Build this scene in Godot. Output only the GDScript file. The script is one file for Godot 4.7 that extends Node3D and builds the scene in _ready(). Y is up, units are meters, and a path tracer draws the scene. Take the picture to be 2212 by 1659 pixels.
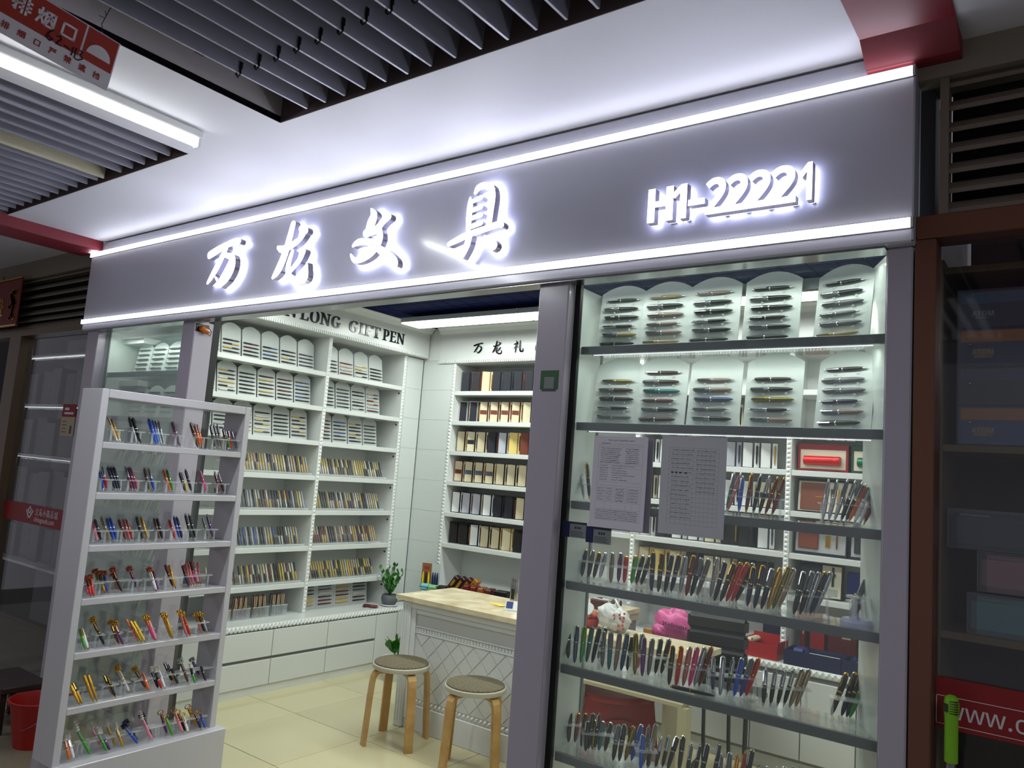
extends Node3D
# A pen shop front in a market hall: glowing fascia, glazed display case, pen stand, and the shop behind.

const ADDED_TUBES := [Vector2(1.2, .4), Vector2(-5.7, .9), Vector2(1.2, 2.0)]  # tubes added out of view to brighten the shop front
const CAM := Vector3(0, 1.56, 0)
var mats := {}
var meshes := {}
var used := {}
var rng := RandomNumberGenerator.new()
const ORD := ["first", "second", "third", "fourth", "fifth", "sixth", "seventh", "eighth", "ninth", "tenth", "eleventh", "twelfth", "thirteenth", "fourteenth", "fifteenth", "sixteenth", "seventeenth", "eighteenth", "nineteenth", "twentieth", "twenty-first", "twenty-second", "twenty-third", "twenty-fourth", "twenty-fifth", "twenty-sixth", "twenty-seventh", "twenty-eighth", "twenty-ninth", "thirtieth", "thirty-first", "thirty-second", "thirty-third", "thirty-fourth", "thirty-fifth", "thirty-sixth", "thirty-seventh", "thirty-eighth", "thirty-ninth", "fortieth", "forty-first", "forty-second"]

const PENCOL := {
	"black": [Color(.035, .035, .04), "black"], "navy": [Color(.05, .07, .22), "navy"], "darkgreen": [Color(.05, .12, .08), "dark green"],
	"burgundy": [Color(.2, .05, .1), "burgundy"], "silver": [Color(.62, .63, .65), "silver"], "taupe": [Color(.5, .42, .38), "taupe"],
	"purple": [Color(.34, .14, .42), "purple"], "red": [Color(.72, .08, .08), "red"], "green": [Color(.22, .58, .16), "green"],
	"speckle": [Color(.13, .1, .08), "speckled black"], "darkbrown": [Color(.17, .08, .05), "dark brown"], "maroon": [Color(.42, .05, .08), "maroon"],
	"grey": [Color(.38, .39, .4), "grey"], "gold": [Color(.78, .6, .22), "gold"], "olive": [Color(.5, .45, .18), "olive gold"],
	"champagne": [Color(.62, .54, .44), "champagne"], "slate": [Color(.2, .26, .4), "slate blue"], "teal": [Color(.12, .38, .38), "teal"],
	"rose": [Color(.72, .4, .4), "rose pink"], "magenta": [Color(.85, .15, .5), "magenta"], "chromenavy": [Color(.07, .07, .3), "navy and chrome"],
	"chromeblack": [Color(.06, .06, .06), "black and chrome"], "blue": [Color(.1, .3, .72), "blue"], "violet": [Color(.25, .2, .55), "violet"],
	"khaki": [Color(.55, .48, .3), "khaki"], "orange": [Color(.85, .4, .1), "orange"], "white": [Color(.85, .85, .85), "white"],
	"cream": [Color(.8, .74, .58), "cream"], "steelblue": [Color(.35, .5, .75), "steel blue"], "sequin": [Color(.4, .3, .36), "sequinned"],
	"brown": [Color(.36, .2, .12), "brown"], "yellow": [Color(.85, .72, .15), "yellow"], "pink": [Color(.9, .5, .6), "pink"],
}

# ---------------------------------------------------------------- materials
func mat(key: String, c: Color, rough := .5, metal := 0.0, extra := {}) -> StandardMaterial3D:
	if mats.has(key):
		return mats[key]
	var m := StandardMaterial3D.new()
	m.albedo_color = c
	m.roughness = rough
	m.metallic = metal
	for k in extra:
		m.set(k, extra[k])
	mats[key] = m
	return m

func glow(key: String, c: Color, e: float) -> StandardMaterial3D:
	return mat(key, Color(.9, .9, .9), .6, 0, {"emission_enabled": true, "emission": c, "emission_energy_multiplier": e})

func clear_mat(key: String, c: Color, a: float, rough := .03) -> StandardMaterial3D:
	return mat(key, Color(c.r, c.g, c.b, a), rough, 0, {"transparency": BaseMaterial3D.TRANSPARENCY_ALPHA, "cull_mode": BaseMaterial3D.CULL_DISABLED})

func noise_tex(key: String, c0: Color, c1: Color, freq: float, size := 256, oct := 4, mid := .5) -> NoiseTexture2D:
	var n := FastNoiseLite.new()
	n.seed = 7 + key.length()
	n.frequency = freq
	n.fractal_octaves = oct
	var t := NoiseTexture2D.new()
	t.width = size
	t.height = size
	t.seamless = true
	t.noise = n
	var g := Gradient.new()
	g.set_color(0, c0)
	g.set_color(1, c1)
	g.add_point(mid, c0.lerp(c1, .45))
	t.color_ramp = g
	return t

func tri_mat(key: String, t: Texture2D, scale: float, rough: float, metal := 0.0) -> StandardMaterial3D:
	return mat(key, Color.WHITE, rough, metal, {"albedo_texture": t, "uv1_triplanar": true, "uv1_world_triplanar": true, "uv1_scale": Vector3.ONE * scale})

func pen_mat(c: String) -> StandardMaterial3D:
	var metal := .0
	var r := .34
	if c in ["gold", "champagne", "olive"]:
		metal = .75
	if c == "silver":
		metal = .8
	return mat("pen_" + c, PENCOL[c][0], r, metal, {"clearcoat_enabled": true, "clearcoat": .15})

# ---------------------------------------------------------------- shapes
func st() -> SurfaceTool:
	var s := SurfaceTool.new()
	s.begin(Mesh.PRIMITIVE_TRIANGLES)
	s.set_smooth_group(-1)
	return s

func tri(s: SurfaceTool, a: Vector3, b: Vector3, c: Vector3, out: Vector3) -> void:
	if (b - a).cross(c - a).dot(out) > 0:
		var t := b
		b = c
		c = t
	s.add_vertex(a)
	s.add_vertex(b)
	s.add_vertex(c)

func quad(s: SurfaceTool, a: Vector3, b: Vector3, c: Vector3, d: Vector3, out: Vector3) -> void:
	tri(s, a, b, c, out)
	tri(s, a, c, d, out)

func bx(s: SurfaceTool, lo: Vector3, hi: Vector3, t := Transform3D()) -> void:
	var c := (lo + hi) / 2
	for axis in 3:
		for side in [-1, 1]:
			var n := Vector3.ZERO
			n[axis] = side
			var u := (axis + 1) % 3
			var v := (axis + 2) % 3
			var p := []
			for k in [[-1, -1], [1, -1], [1, 1], [-1, 1]]:
				var q := c
				q[axis] = hi[axis] if side > 0 else lo[axis]
				q[u] = hi[u] if k[0] > 0 else lo[u]
				q[v] = hi[v] if k[1] > 0 else lo[v]
				p.append(t * q)
			quad(s, p[0], p[1], p[2], p[3], t.basis * n)

# a box whose twelve edges are chamfered by b
func bev(s: SurfaceTool, lo: Vector3, hi: Vector3, b := .003, t := Transform3D()) -> void:
	var c := (lo + hi) / 2
	var h := (hi - lo) / 2
	b = minf(b, minf(h.x, minf(h.y, h.z)) * .9)
	for axis in 3:
		var u := (axis + 1) % 3
		var v := (axis + 2) % 3
		for side in [-1, 1]:
			var n := Vector3.ZERO
			n[axis] = side
			var p := []
			for k in [[-1, -1], [1, -1], [1, 1], [-1, 1]]:
				var q := c
				q[axis] += side * h[axis]
				q[u] += k[0] * (h[u] - b)
				q[v] += k[1] * (h[v] - b)
				p.append(t * q)
			quad(s, p[0], p[1], p[2], p[3], t.basis * n)
		for a in [-1, 1]:
			for e in [-1, 1]:
				var n := Vector3.ZERO
				n[u] = a
				n[v] = e
				var p := []
				for k in [[-1, 0], [1, 0], [1, 1], [-1, 1]]:
					var q := c
					q[axis] += k[0] * (h[axis] - b)
					q[u] += a * (h[u] - (b if k[1] else 0.0))
					q[v] += e * (h[v] - (0.0 if k[1] else b))
					p.append(t * q)
				quad(s, p[0], p[1], p[2], p[3], t.basis * n)

# profile: Vector2(radius, y) from bottom to top, turned about y
func lathe(s: SurfaceTool, prof: Array, seg := 10, t := Transform3D(), cap := true) -> void:
	var g := 1
	for i in prof.size() - 1:
		var a: Vector2 = prof[i]
		var b: Vector2 = prof[i + 1]
		if i > 0:
			var d0: Vector2 = (a - prof[i - 1]).normalized()
			if d0.dot((b - a).normalized()) < .8:
				g += 1
		s.set_smooth_group(g)
		var d := b - a
		for k in seg:
			var p0 := TAU * k / seg
			var p1 := TAU * (k + 1) / seg
			var e0 := Vector3(cos(p0), 0, sin(p0))
			var e1 := Vector3(cos(p1), 0, sin(p1))
			var o := t.basis * ((e0 + e1) * d.y + Vector3(0, -d.x * 2, 0))
			var q0 := t * (e0 * a.x + Vector3(0, a.y, 0))
			var q1 := t * (e1 * a.x + Vector3(0, a.y, 0))
			var q2 := t * (e1 * b.x + Vector3(0, b.y, 0))
			var q3 := t * (e0 * b.x + Vector3(0, b.y, 0))
			if a.x > 1e-6:
				tri(s, q0, q1, q2, o)
			if b.x > 1e-6:
				tri(s, q0, q2, q3, o)
	s.set_smooth_group(-1)
	if cap:
		for e in [[0, -1], [prof.size() - 1, 1]]:
			var a: Vector2 = prof[e[0]]
			if a.x > 1e-5:
				for k in seg:
					var p0 := TAU * k / seg
					var p1 := TAU * (k + 1) / seg
					tri(s, t * Vector3(0, a.y, 0), t * Vector3(cos(p0) * a.x, a.y, sin(p0) * a.x), t * Vector3(cos(p1) * a.x, a.y, sin(p1) * a.x), t.basis * Vector3(0, e[1], 0))

func ball(s: SurfaceTool, c: Vector3, r: float, seg := 8, sq := Vector3.ONE) -> void:
	var prof := []
	for i in range(0, 6):
		var a := -PI / 2 + PI * i / 5
		prof.append(Vector2(maxf(cos(a) * r, 0.0 if i in [0, 5] else 1e-5), sin(a) * r))
	lathe(s, prof, seg, Transform3D(Basis.from_scale(sq), c), false)

func tube(s: SurfaceTool, pts: Array, r: float, seg := 6, caps := true) -> void:
	s.set_smooth_group(1)
	var ring := []
	var ref := Vector3.UP
	for i in pts.size():
		var d: Vector3 = (pts[mini(i + 1, pts.size() - 1)] - pts[maxi(i - 1, 0)]).normalized()
		if absf(d.dot(ref)) > .95:
			ref = Vector3.RIGHT if absf(d.x) < .8 else Vector3.BACK
		var u := d.cross(ref).normalized()
		var v := u.cross(d).normalized()
		ref = v
		var ro := []
		for k in seg:
			var a := TAU * k / seg
			ro.append(pts[i] + (u * cos(a) + v * sin(a)) * r)
		ring.append(ro)
	for i in pts.size() - 1:
		for k in seg:
			var k2 := (k + 1) % seg
			var o: Vector3 = ring[i][k] + ring[i][k2] - pts[i] * 2
			quad(s, ring[i][k], ring[i][k2], ring[i + 1][k2], ring[i + 1][k], o)
	s.set_smooth_group(-1)
	if caps:
		for e in [[0, 1], [pts.size() - 1, pts.size() - 2]]:
			for k in seg:
				tri(s, pts[e[0]], ring[e[0]][k], ring[e[0]][(k + 1) % seg], pts[e[0]] - pts[e[1]])

# polygon in x,y pushed from z0 to z1
func prism(s: SurfaceTool, poly: PackedVector2Array, z0: float, z1: float, t := Transform3D(), sides := true, front := true, back := true) -> void:
	var idx := Geometry2D.triangulate_polygon(poly)
	for i in range(0, idx.size(), 3):
		if front:
			tri(s, t * v3(poly[idx[i]], z1), t * v3(poly[idx[i + 1]], z1), t * v3(poly[idx[i + 2]], z1), t.basis.z * signf(z1 - z0))
		if back:
			tri(s, t * v3(poly[idx[i]], z0), t * v3(poly[idx[i + 1]], z0), t * v3(poly[idx[i + 2]], z0), -t.basis.z * signf(z1 - z0))
	if sides:
		var cw := Geometry2D.is_polygon_clockwise(poly)
		for i in poly.size():
			var a := poly[i]
			var b := poly[(i + 1) % poly.size()]
			var n := (b - a).orthogonal() * (1.0 if cw else -1.0)
			if n.length() < 1e-9:
				continue
			# outward test by midpoint
			if Geometry2D.is_point_in_polygon((a + b) / 2 + n.normalized() * .0002, poly):
				n = -n
			quad(s, t * v3(a, z0), t * v3(b, z0), t * v3(b, z1), t * v3(a, z1), t.basis * Vector3(n.x, n.y, 0))

func v3(p: Vector2, z: float) -> Vector3:
	return Vector3(p.x, p.y, z)

func done(s: SurfaceTool) -> ArrayMesh:
	s.generate_normals()
	return s.commit()

# a picture mapped on a flat sheet: local x right, y up, z out
func sheet_mesh(w: float, h: float, bend := 0.0) -> ArrayMesh:
	var s := SurfaceTool.new()
	s.begin(Mesh.PRIMITIVE_TRIANGLES)
	var n := 6 if bend else 1
	for i in n:
		for j in n:
			var q := []
			for k in [[0, 0], [1, 0], [1, 1], [0, 1]]:
				var u := float(i + k[0]) / n
				var v := float(j + k[1]) / n
				q.append([Vector3((u - .5) * w, (v - .5) * h, bend * (pow(1 - v, 3) * .6 + pow(u, 4))), Vector2(u, 1 - v)])
			for o in [[0, 2, 1], [0, 3, 2]]:
				for k in o:
					s.set_uv(q[k][1])
					s.add_vertex(q[k][0])
	s.generate_normals()
	return s.commit()

# ---------------------------------------------------------------- nodes
func numbered(n: String) -> String:
	used[n] = used.get(n, -1) + 1
	return n if used[n] == 0 else "%s_%03d" % [n, used[n]]

func part(called: String, m, material: Material, parent: Node, t := Transform3D()) -> MeshInstance3D:
	var o := MeshInstance3D.new()
	o.name = called
	o.mesh = done(m) if m is SurfaceTool else m
	o.material_override = material
	o.transform = t
	parent.add_child(o, true)
	return o

func thing(called: String, label: String, category: String, at := Transform3D(), group := "") -> Node3D:
	var o := Node3D.new()
	o.name = numbered(called)
	add_child(o)
	o.transform = at
	o.set_meta("label", label)
	o.set_meta("category", category)
	if group:
		o.set_meta("group", group)
	return o

func single(called: String, m, material: Material, label: String, category: String, at := Transform3D(), group := "") -> MeshInstance3D:
	var o := part(numbered(called), m, material, self, at)
	o.set_meta("label", label)
	o.set_meta("category", category)
	if group:
		o.set_meta("group", group)
	return o

func struct(called: String, m, material: Material, label := "", at := Transform3D()) -> MeshInstance3D:
	var o := part(numbered(called), m, material, self, at)
	o.set_meta("kind", "structure")
	if label:
		o.set_meta("label", label)
		o.set_meta("category", called.split("_")[0])
	return o

func stuff(o: Node, label := "", category := "") -> Node:
	o.set_meta("kind", "stuff")
	if label:
		o.set_meta("label", label)
		o.set_meta("category", category)
	return o

func at(x: float, y: float, z: float, yaw := 0.0) -> Transform3D:
	return Transform3D(Basis(Vector3.UP, deg_to_rad(yaw)), Vector3(x, y, z))

func box_mesh(lo: Vector3, hi: Vector3, b := 0.0) -> SurfaceTool:
	var s := st()
	if b > 0:
		bev(s, lo, hi, b)
	else:
		bx(s, lo, hi)
	return s

func area(called: String, size: Vector2, e: float, c: Color, at_: Vector3, look: Vector3, up := Vector3.UP) -> void:
	var l := AreaLight3D.new()
	l.name = called
	l.area_size = size
	l.light_energy = e
	l.light_color = c
	l.shadow_enabled = true
	l.area_range = 30
	add_child(l, true)
	if absf(look.y) > .9 and up == Vector3.UP:
		up = Vector3.FORWARD
	l.transform = Transform3D(Basis.looking_at(look, up), at_)

# ---------------------------------------------------------------- lettering
# brush strokes: each "x,y,w x,y,w ..." in millimetres
func brush(s: SurfaceTool, strokes: Array, z0: float, z1: float, k := .001, t := Transform3D(), front := true, back := true, sides := true) -> void:
	for line in strokes:
		var pts := []
		for w in line.split(" "):
			var f: PackedFloat64Array = w.split_floats(",")
			pts.append(Vector3(f[0], f[1], f[2]) * k)
		var fine := []
		for i in pts.size() - 1:
			var p0: Vector3 = pts[maxi(i - 1, 0)]
			var p3: Vector3 = pts[mini(i + 2, pts.size() - 1)]
			for j in 3:
				fine.append(pts[i].cubic_interpolate(pts[i + 1], p0, p3, j / 3.0))
		fine.append(pts[-1])
		for i in fine.size() - 1:
			var cloud := PackedVector2Array()
			for e in [fine[i], fine[i + 1]]:
				for a in 12:
					cloud.append(Vector2(e.x, e.y) + Vector2.from_angle(TAU * a / 12) * e.z / 2)
			var hull := Geometry2D.convex_hull(cloud)
			hull.remove_at(hull.size() - 1)
			prism(s, hull, z0, z1, t, sides, front, back)

const GLYPH := {
	"排": "1,3 4,3|2.5,.5 2.5,9 1.7,8.4|1,6.2 4,5.2|5.8,1 5.8,9.5|7.8,1 7.8,9.5|4.6,2.6 5.8,2.6|4.6,5 5.8,5|4.6,7.4 5.8,7.2|7.8,2.6 9.3,2.6|7.8,5 9.3,5|7.8,7.2 9.4,7.2",
	"烟": "2.5,1 2.5,5 1,9|1.2,3 1.5,4.5|4,3 3.4,4.5|2.5,5 4,8.5|5,1.5 9.3,1.5 9.3,9 5,9 5,1.5|5.8,4 8.6,4|7.2,2.5 7.2,4.2 5.8,7.5|7.2,4.2 8.6,7.5",
	"口": "1.8,2 8.2,2 8.2,8.6 1.8,8.6 1.8,2",
	"严": "1,1.6 9,1.6|3.6,2 3.6,4.4|6.4,2 6.4,4.4|1.8,2.6 2.4,4.2|8.2,2.6 7.6,4.2|2,5 9,5|2.6,5 1.2,9.4",
	"禁": "1,2 4.6,2|2.8,.6 2.8,4.6|2.8,2 1,4.2|2.8,2 4.4,3.6|5.4,2 9,2|7.2,.6 7.2,4.6|7.2,2 5.6,4.2|7.2,2 9,4|2.6,5.4 7.4,5.4|1,6.8 9,6.8|5,6.8 5,9.6|2.8,7.6 1.6,9|7.2,7.6 8.4,9",
	"遮": "1.4,1.6 2.4,2.6|1,4.4 2.4,4.4 2.4,7.6 1,9|2.4,8 4,9.2 9.4,9.2|6.4,.6 6.6,1.6|4,1.8 9,1.8|4.2,1.8 4.2,5 3.6,7.8|4.6,3.4 9,3.4|5.6,2.6 5.6,5|7.6,2.6 7.6,5|5.6,5 7.6,5|5,6.2 4.8,7.6|6.2,6.2 6.4,7.6|7.4,6.2 7.6,7.6|8.6,6.2 9,7.6",
	"挡": "1,3 4,3|2.5,.5 2.5,9 1.7,8.4|1,6.2 4,5.2|7,1 7,4|5.4,2 6,3.4|8.8,1.8 8.2,3.4|5,4.6 9,4.6 9,9 5,9|5.2,6.8 9,6.8",
	"义": "5,1 5.6,2.4|8.4,2 6,7 1,9.4|1.8,2.6 4.4,6.6 9,9.4",
	"乌": "5,.6 4.2,2|2.4,2 7.4,2 7.4,5 2.4,5|2.4,2 2.4,6|2.4,6.2 8.8,6.2 8.4,9.4 7,8.8|1,7.8 7,7.8",
	"小": "5,.8 5,9.4 4,8.8|2.8,3.6 1.2,7|7.2,3.6 8.8,7",
	"商": "5,.4 5,1.8|1,1.8 9,1.8|3.2,2.4 3.6,3.6|6.8,2.4 6.4,3.6|1.6,3.8 8.4,3.8 8.4,9.4 7.4,9|1.6,3.8 1.6,9.6|4.2,4.6 3,6|5.8,4.6 7,6|3.6,6.6 6.4,6.6 6.4,8.6 3.6,8.6 3.6,6.6",
	"品": "3,1 7,1 7,4 3,4 3,1|1,5.4 4.4,5.4 4.4,9 1,9 1,5.4|5.6,5.4 9,5.4 9,9 5.6,9 5.6,5.4",
	"城": "1,3.4 3.6,3.4|2.3,1 2.3,7.6|.8,8 3.8,7.2|4.6,2.6 9.4,2.6|4.8,2.6 4.8,6 4,9.4|4.8,4.8 6.4,4.8 6.2,7.6 5.6,7.2|7,.6 7.6,6 9.4,9.4 9.6,7.8|9,4.4 6.4,9.2|8.2,1 9,1.8",
	"进": "1.4,1.6 2.4,2.6|1,4.4 2.4,4.4 2.4,7.6 1,9|2.4,8 4,9.2 9.4,9.2|4.4,2.8 8.8,2.8|4,5 9.2,5|5.4,1 5.4,5 4.6,7.6|7.6,1 7.6,7.8",
}

# printed characters made of even strokes; centre of the first at c, x right and y up in the frame t
func write(s: SurfaceTool, text: String, c: Vector2, size: float, step: float, w: float, t: Transform3D, thick := .0008) -> void:
	for i in text.length():
		if not GLYPH.has(text[i]):
			continue
		var o := c + Vector2(step * i, 0)
		for line in GLYPH[text[i]].split("|"):
			var pts := []
			for q in line.split(" "):
				var f: PackedFloat64Array = q.split_floats(",")
				pts.append(o + Vector2((f[0] - 5) * size / 10, (5 - f[1]) * size / 10))
			pen_line(s, pts, w, t, thick)

func pen_line(s: SurfaceTool, pts: Array, w: float, t: Transform3D, thick := .0008) -> void:
	for k in pts.size() - 1:
		var d: Vector2 = (pts[k + 1] - pts[k]).normalized() * w / 2
		var n := d.orthogonal()
		var poly := PackedVector2Array([pts[k] - d + n, pts[k + 1] + d + n, pts[k + 1] + d - n, pts[k] - d - n])
		prism(s, poly, 0, thick, t, true, true, false)

func text_mesh(text: String, serif: bool, weight: int, cap: float, depth: float) -> TextMesh:
	var f := SystemFont.new()
	f.font_names = PackedStringArray(["Droid Serif" if serif else "Droid Sans"])
	f.font_weight = weight
	var m := TextMesh.new()
	m.font = f
	m.text = text
	m.font_size = 64
	m.pixel_size = cap / (.714 * 64)
	m.depth = depth
	m.curve_step = 1.0
	return m

# ---------------------------------------------------------------- build
func _ready() -> void:
	rng.seed = 20240
	_camera_and_light()
	_materials()
	_setting()
	_ceiling()
	_fascia()
	_neighbours()
	_left_bookcase()
	_back_bookcase()
	_counter_and_stools()
	_display_case()
	_far_window()
	_kiosk()
	_notices()

func _camera_and_light() -> void:
	var cam := Camera3D.new()
	cam.name = "camera"
	cam.fov = 52.72
	cam.near = .05
	cam.far = 60
	cam.transform = Transform3D(Basis(Vector3(.8027, .07417, -.59175), Vector3(.00906, .99061, .13645), Vector3(.59631, -.11489, .79449)).orthonormalized(), CAM)
	add_child(cam)
	cam.current = true
	var we := WorldEnvironment.new()
	we.name = "world"
	var e := Environment.new()
	e.background_mode = Environment.BG_COLOR
	e.background_color = Color(.62, .615, .65)
	e.background_energy_multiplier = .38
	e.tonemap_mode = Environment.TONE_MAPPER_LINEAR
	e.tonemap_exposure = 1.4
	e.sdfgi_enabled = true
	e.ssao_enabled = true
	e.ssil_enabled = true
	we.environment = e
	add_child(we)
	# the fascia's two light strips
	var cool := Color(.9, .92, 1.0)
	area("fascia_top_strip", Vector2(4.57, .024), .22, cool, Vector3(-2.645, 2.702, -2.14), Vector3.BACK)
	area("fascia_bottom_strip", Vector2(4.57, .024), .42, cool, Vector3(-2.645, 2.285, -2.14), Vector3.BACK)
	# the aisle's tube
	area("added_tube", Vector2(1.2, .03), 1.0, Color(.95, .97, 1), Vector3(-2.74, 2.709, -.91), Vector3.DOWN, Vector3.RIGHT)
	for p in ADDED_TUBES:  # light of the added tubes, set clear of the glass reflections
		area("added_tube", Vector2(1.2, .03), 1.6, Color(.95, .97, 1), Vector3(p.x, 2.709, p.y), Vector3.DOWN, Vector3.RIGHT)
	# the shop's ceiling luminaires: a row at the back, a row near the door
	for x in [-3.73, -2.6, -1.47]:
		area("shop_luminaire_back", Vector2(1.1, .19), .85, Color(.96, 1, .97), Vector3(x, 2.645, -4.32), Vector3.DOWN)
		area("shop_luminaire_door", Vector2(1.1, .19), .85, Color(.96, 1, .97), Vector3(x, 2.645, -3.05), Vector3.DOWN)
	# fill lights added inside both glass cases, then the neighbour's showcase strips
	area("case_fill_light", Vector2(.9, .02), .12, Color(.95, 1, .97), Vector3(-.93, 2.225, -2.3), Vector3.DOWN)
	area("case_fill_light", Vector2(.9, .02), .08, Color(.95, 1, .97), Vector3(-.93, 1.98, -2.3), Vector3(0, -1, -.25))
	area("far_case_fill_light", Vector2(.8, .02), .16, Color(.95, 1, .97), Vector3(-4.33, 2.2, -2.3), Vector3.DOWN)
	for y in [2.18, 1.79, 1.4]:
		area("showcase_light", Vector2(.9, .02), .03, Color(.95, .97, 1), Vector3(-6.3, y, -2.62), Vector3(0, -.8, .6))

func _materials() -> void:
	mat("white", Color(.84, .85, .84), .35)
	mat("white_satin", Color(.8, .81, .8), .22)
	mat("fascia", Color(.76, .76, .81), .3, .0, {"clearcoat_enabled": true, "clearcoat": .5, "clearcoat_roughness": .12})
	mat("pillar", Color(.67, .64, .69), .32, .0, {"clearcoat_enabled": true, "clearcoat": .35, "clearcoat_roughness": .15})
	mat("ceiling", Color(.82, .82, .85), .6)
	mat("slat", Color(.55, .55, .6), .4, .3)
	mat("slat_cream", Color(.72, .7, .6), .5)
	mat("brown_frame", Color(.34, .28, .28), .6)
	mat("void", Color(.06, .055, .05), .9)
	mat("red_paint", Color(.47, .09, .15), .5)
	mat("steel", Color(.62, .62, .62), .22, .9)
	mat("chrome", Color(.8, .8, .8), .12, 1)
	mat("gold", Color(.83, .65, .25), .22, 1)
	mat("black", Color(.03, .03, .035), .35)
	mat("rubber", Color(.04, .05, .05), .6)
	mat("bronze", Color(.46, .3, .24), .35, .4)
	mat("beige_wall", Color(.5, .47, .42), .8)
	mat("louver", Color(.44, .4, .35), .55)
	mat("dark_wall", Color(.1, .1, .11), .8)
	clear_mat("glass", Color(.7, .8, .76), .05)
	clear_mat("glass_far", Color(.75, .86, .82), .16)
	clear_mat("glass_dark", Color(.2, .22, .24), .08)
	clear_mat("acrylic", Color(.9, .93, .93), .1, .05)
	clear_mat("acrylic_edge", Color(.92, .95, .95), .24, .05)
	mat("grout", Color(.42, .4, .34), .9)
	mat("tile_cream", Color(.78, .745, .6), .13)
	mat("tile_cream2", Color(.765, .73, .59), .13)
	mat("tile_aisle", Color(.5, .47, .4), .3)
	mat("navy_tile", Color(.06, .09, .26), .75, 0, {"metallic_specular": .15})
	mat("grid_white", Color(.6, .64, .7), .5)
	mat("shelf_grey", Color(.4, .42, .43), .35, .2)
	clear_mat("shelf_top", Color(.7, .76, .74), .3, .06)
	mat("panel_green", Color(.76, .79, .765), .25)
	tri_mat("marble", noise_tex("marble", Color(.72, .64, .5), Color(.88, .84, .72), .012, 256, 5, .35), 1.6, .22)
	tri_mat("fabric", noise_tex("fabric", Color(.2, .18, .14), Color(.6, .55, .43), .12, 256, 2), 4.0, .95)
	tri_mat("birch", noise_tex("birch", Color(.66, .5, .28), Color(.76, .62, .4), .01, 256, 4), 3.0, .4)
	glow("led", Color(.97, .97, 1), 5.0)
	glow("tube", Color(.98, .99, 1), 7.0)
	glow("letter_face", Color(.97, .98, 1), 3.0)
	glow("letter_back", Color(.82, .84, 1), 7.0)
	glow("luminaire", Color(.98, 1, .99), 4.0)
	glow("small_led", Color(.95, .97, 1), .7)
	mat("letter_side", Color(.5, .48, .52), .4)

func _setting() -> void:
	# floor: slab, then polished tiles of 0.6 m
	var fl := struct("floor", box_mesh(Vector3(-9, -.06, -5.2), Vector3(3, -.011, 3)), mats.grout, "floor of large polished cream tiles with fine dark joints")
	var tm := done(box_mesh(Vector3(-.298, -.012, -.298), Vector3(.298, 0, .298), .0015))
	for i in 8:
		for j in 6:
			part("floor_tile", tm, mats.tile_cream if rng.randf() < .6 else mats.tile_cream2, fl, at(-4.84 + .6 * i, 0, -2.38 - .6 * j))
	for i in 14:
		for j in 4:
			part("floor_tile", tm, mats.tile_aisle, fl, at(-7.84 + .6 * i, 0, -1.78 + .6 * j))
	for i in 3:
		part("floor_tile", tm, mats.tile_aisle, fl, at(-7.24 + .6 * i, 0, -2.38))
	# the shop's shell
	struct("wall_left", box_mesh(Vector3(-5.04, 0, -5.16), Vector3(-4.94, 2.78, -2.26)), mats.white, "white left wall of the shop behind the pen shelves")
	struct("wall_back", box_mesh(Vector3(-4.94, 0, -5.16), Vector3(-.36, 2.78, -5.1)), mats.white, "white back wall of the shop behind the gift box shelves")
	struct("wall_right", box_mesh(Vector3(-.42, 0, -5.1), Vector3(-.36, 2.78, -2.32)), mats.white, "white right wall of the shop beside the glass case")
	# pillars of the shop front
	var pil := [["pillar", -4.934, -4.8, -2.3, "lavender grey pillar at the end of the fascia next to the dark shop"], ["pillar", -3.867, -3.75, -2.31, "lavender grey door post behind the white pen stand"],
		["pillar", -1.561, -1.436, -2.245, "broad lavender grey post with a green sticker between door and glass case"], ["pillar", -.43, -.366, -2.32, "lavender grey post beside the bronze frame"]]
	for p in pil:
		struct(p[0], box_mesh(Vector3(p[1], 0, p[3]), Vector3(p[2], 2.235, -2.2), .004), mats.pillar, p[4])
	struct("door_channel", box_mesh(Vector3(-3.8, 0, -2.35), Vector3(-3.752, 2.3, -2.31)), mats.rubber, "black channel on the inner side of the door post").set_meta("category", "trim")

func _tube_lamp(label: String, x: float, z: float) -> void:
	var tl := thing("tube_lamp", label, "lamp", at(x, 0, z))
	var ts := st()
	tube(ts, [Vector3(0, 2.728, -.605), Vector3(0, 2.728, .61)], .015, 10)
	part("tube", ts, mats.tube, tl)
	part("base", box_mesh(Vector3(-.025, 2.745, -.625), Vector3(.025, 2.775, .63), .004), mats.white, tl)
	for e in [-.62, .61]:
		part("end_cap", box_mesh(Vector3(-.017, 2.711, e), Vector3(.017, 2.748, e + .01)), mats.white, tl)

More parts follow.
